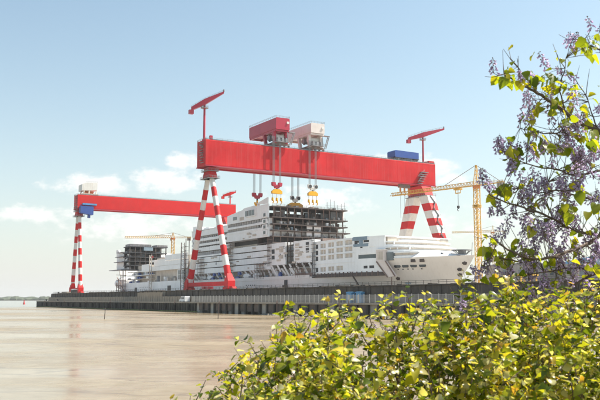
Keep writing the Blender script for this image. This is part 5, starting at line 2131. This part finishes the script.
for i, (x, y) in enumerate(spots):
    Y = rg.uniform(7.5, 8.5) if y < 300 else rg.uniform(8.3, 8.8)
    p = T(x, y + 4, Y)
    near = min(NODES, key=lambda q: (q - p).length + max(0, q.z - p.z) * .8)
    p.y += (near.y - p.y) * .6
    mid_ = near.lerp(p, .6) + Vector((0, 0, -.015))
    tw.path([near, mid_, p], .0045, .0025, 5)
    o = bpy.data.objects.new('flower_cluster', PAN[i % 4])
    COL.objects.link(o)
    o.parent = tr
    o.location = p
    o.rotation_euler = (rg.gauss(0, .35), rg.gauss(0, .35), rg.uniform(0, 6.28))
    s = rg.uniform(.55, .9)
    o.scale = (s, s, s)
    # a few bare offshoots
    if rg.random() < .5:
        q = p + Vector((rg.uniform(-.06, .06), rg.uniform(-.05, .05), rg.uniform(.08, .2)))
        tw.path([p, p.lerp(q, .5) + Vector((rg.uniform(-.01, .01), 0, 0)), q], .003, .0012, 4)
for i in range(260):
    n0 = rg.choice(NODES)
    q = n0 + Vector((rg.uniform(-.22, .12), rg.uniform(-.2, .2), rg.uniform(-.1, .28)))
    tw.path([n0, n0.lerp(q, .5) + Vector((rg.uniform(-.03, .03), 0, -.02)), q], .005, .0018, 5)
# leaves
lf = []
spots_l = [(505, 70), (513, 72), (520, 84), (526, 80), (549, 82), (560, 84), (566, 84), (536, 112), (528, 118), (560, 112), (570, 118), (582, 46), (590, 42), (596, 56), (515, 150), (530, 146), (555, 150), (568, 146), (592, 140), (502, 80), (499, 76), (508, 74), (512, 78), (530, 82), (537, 80), (547, 76), (553, 80), (541, 84), (568, 92), (572, 90), (545, 108), (553, 106), (557, 103), (580, 103), (592, 99), (576, 48), (580, 42), (586, 40), (592, 50), (598, 32), (527, 126), (535, 130), (541, 133), (585, 124), (590, 130),
           (511, 157), (516, 160), (508, 152), (538, 143), (545, 146), (552, 143), (540, 133), (575, 133), (583, 135), (527, 192), (522, 188), (500, 190), (497, 196), (506, 186), (546, 198), (538, 204), (533, 206), (580, 190), (576, 186), (565, 205), (570, 210), (594, 205), (590, 212), (598, 215), (488, 250), (492, 252), (486, 246), (512, 250), (509, 255), (525, 252), (549, 262), (553, 258), (521, 238), (531, 228), (574, 240), (580, 248), (498, 258), (484, 278), (495, 275), (590, 262), (598, 270)]
for (x, y) in spots_l:
    for k in range(rg.choice((1, 2, 2, 3))):
        lf.append((T(x + rg.uniform(-4, 4), y + rg.uniform(-4, 4), rg.uniform(7.6, 8.2)), rg.uniform(.08, .13)))
for i in range(200):
    n0 = rg.choice(NODES)
    lf.append((n0 + Vector((rg.uniform(-.15, .12), rg.uniform(-.2, .2), rg.uniform(-.12, .14))), rg.uniform(.05, .10)))
for (p, s) in lf[:300]:
    near = min(NODES, key=lambda q: (q - p).length)
    tw.path([near, near.lerp(p, .55) + Vector((0, 0, .01)), p], .0025, .0014, 4)
    o = bpy.data.objects.new('leaf', TREE[rg.choice((0, 0, 1, 2))])
    COL.objects.link(o)
    o.parent = tr
    o.location = p
    dv_ = (p - near)
    yaw = math.atan2(dv_.y, dv_.x) - math.pi / 2
    o.rotation_euler = (rg.gauss(-.75, .4), rg.gauss(0, .5), yaw + rg.gauss(0, .8))
    o.scale = (s, s, s)
part('twigs', tw, M_bark, tr)['kind'] = 'stuff'
joined_leaves('foliage', [(tuple(p), rot_leaf(rg), s, 0) for p, s in lf[300:]] + [(tuple(rg.choice(NODES) + Vector((rg.uniform(-.1, .1), rg.uniform(-.2, .2), rg.uniform(-.1, .1)))), rot_leaf(rg), rg.uniform(.03, .05), rg.randrange(4)) for _ in range(150)], M_leaf2, tr)

# ------------------------------------------------------------------ haze over the estuary
hz = bpy.data.materials.new('haze')
hz.use_nodes = True
nt = hz.node_tree
nt.nodes.clear()
ho = nt.nodes.new('ShaderNodeOutputMaterial')
pv = nt.nodes.new('ShaderNodeVolumePrincipled')
pv.inputs['Color'].default_value = (0.93, 0.95, 0.97, 1)
pv.inputs['Density'].default_value = 0.00007
pv.inputs['Anisotropy'].default_value = 0.2
nt.links.new(pv.outputs[0], ho.inputs['Volume'])
hzo = solid('haze', MB().box(-7200, 7200, -2700, 9200, -2, 125), hz, kind='stuff', dock=False)
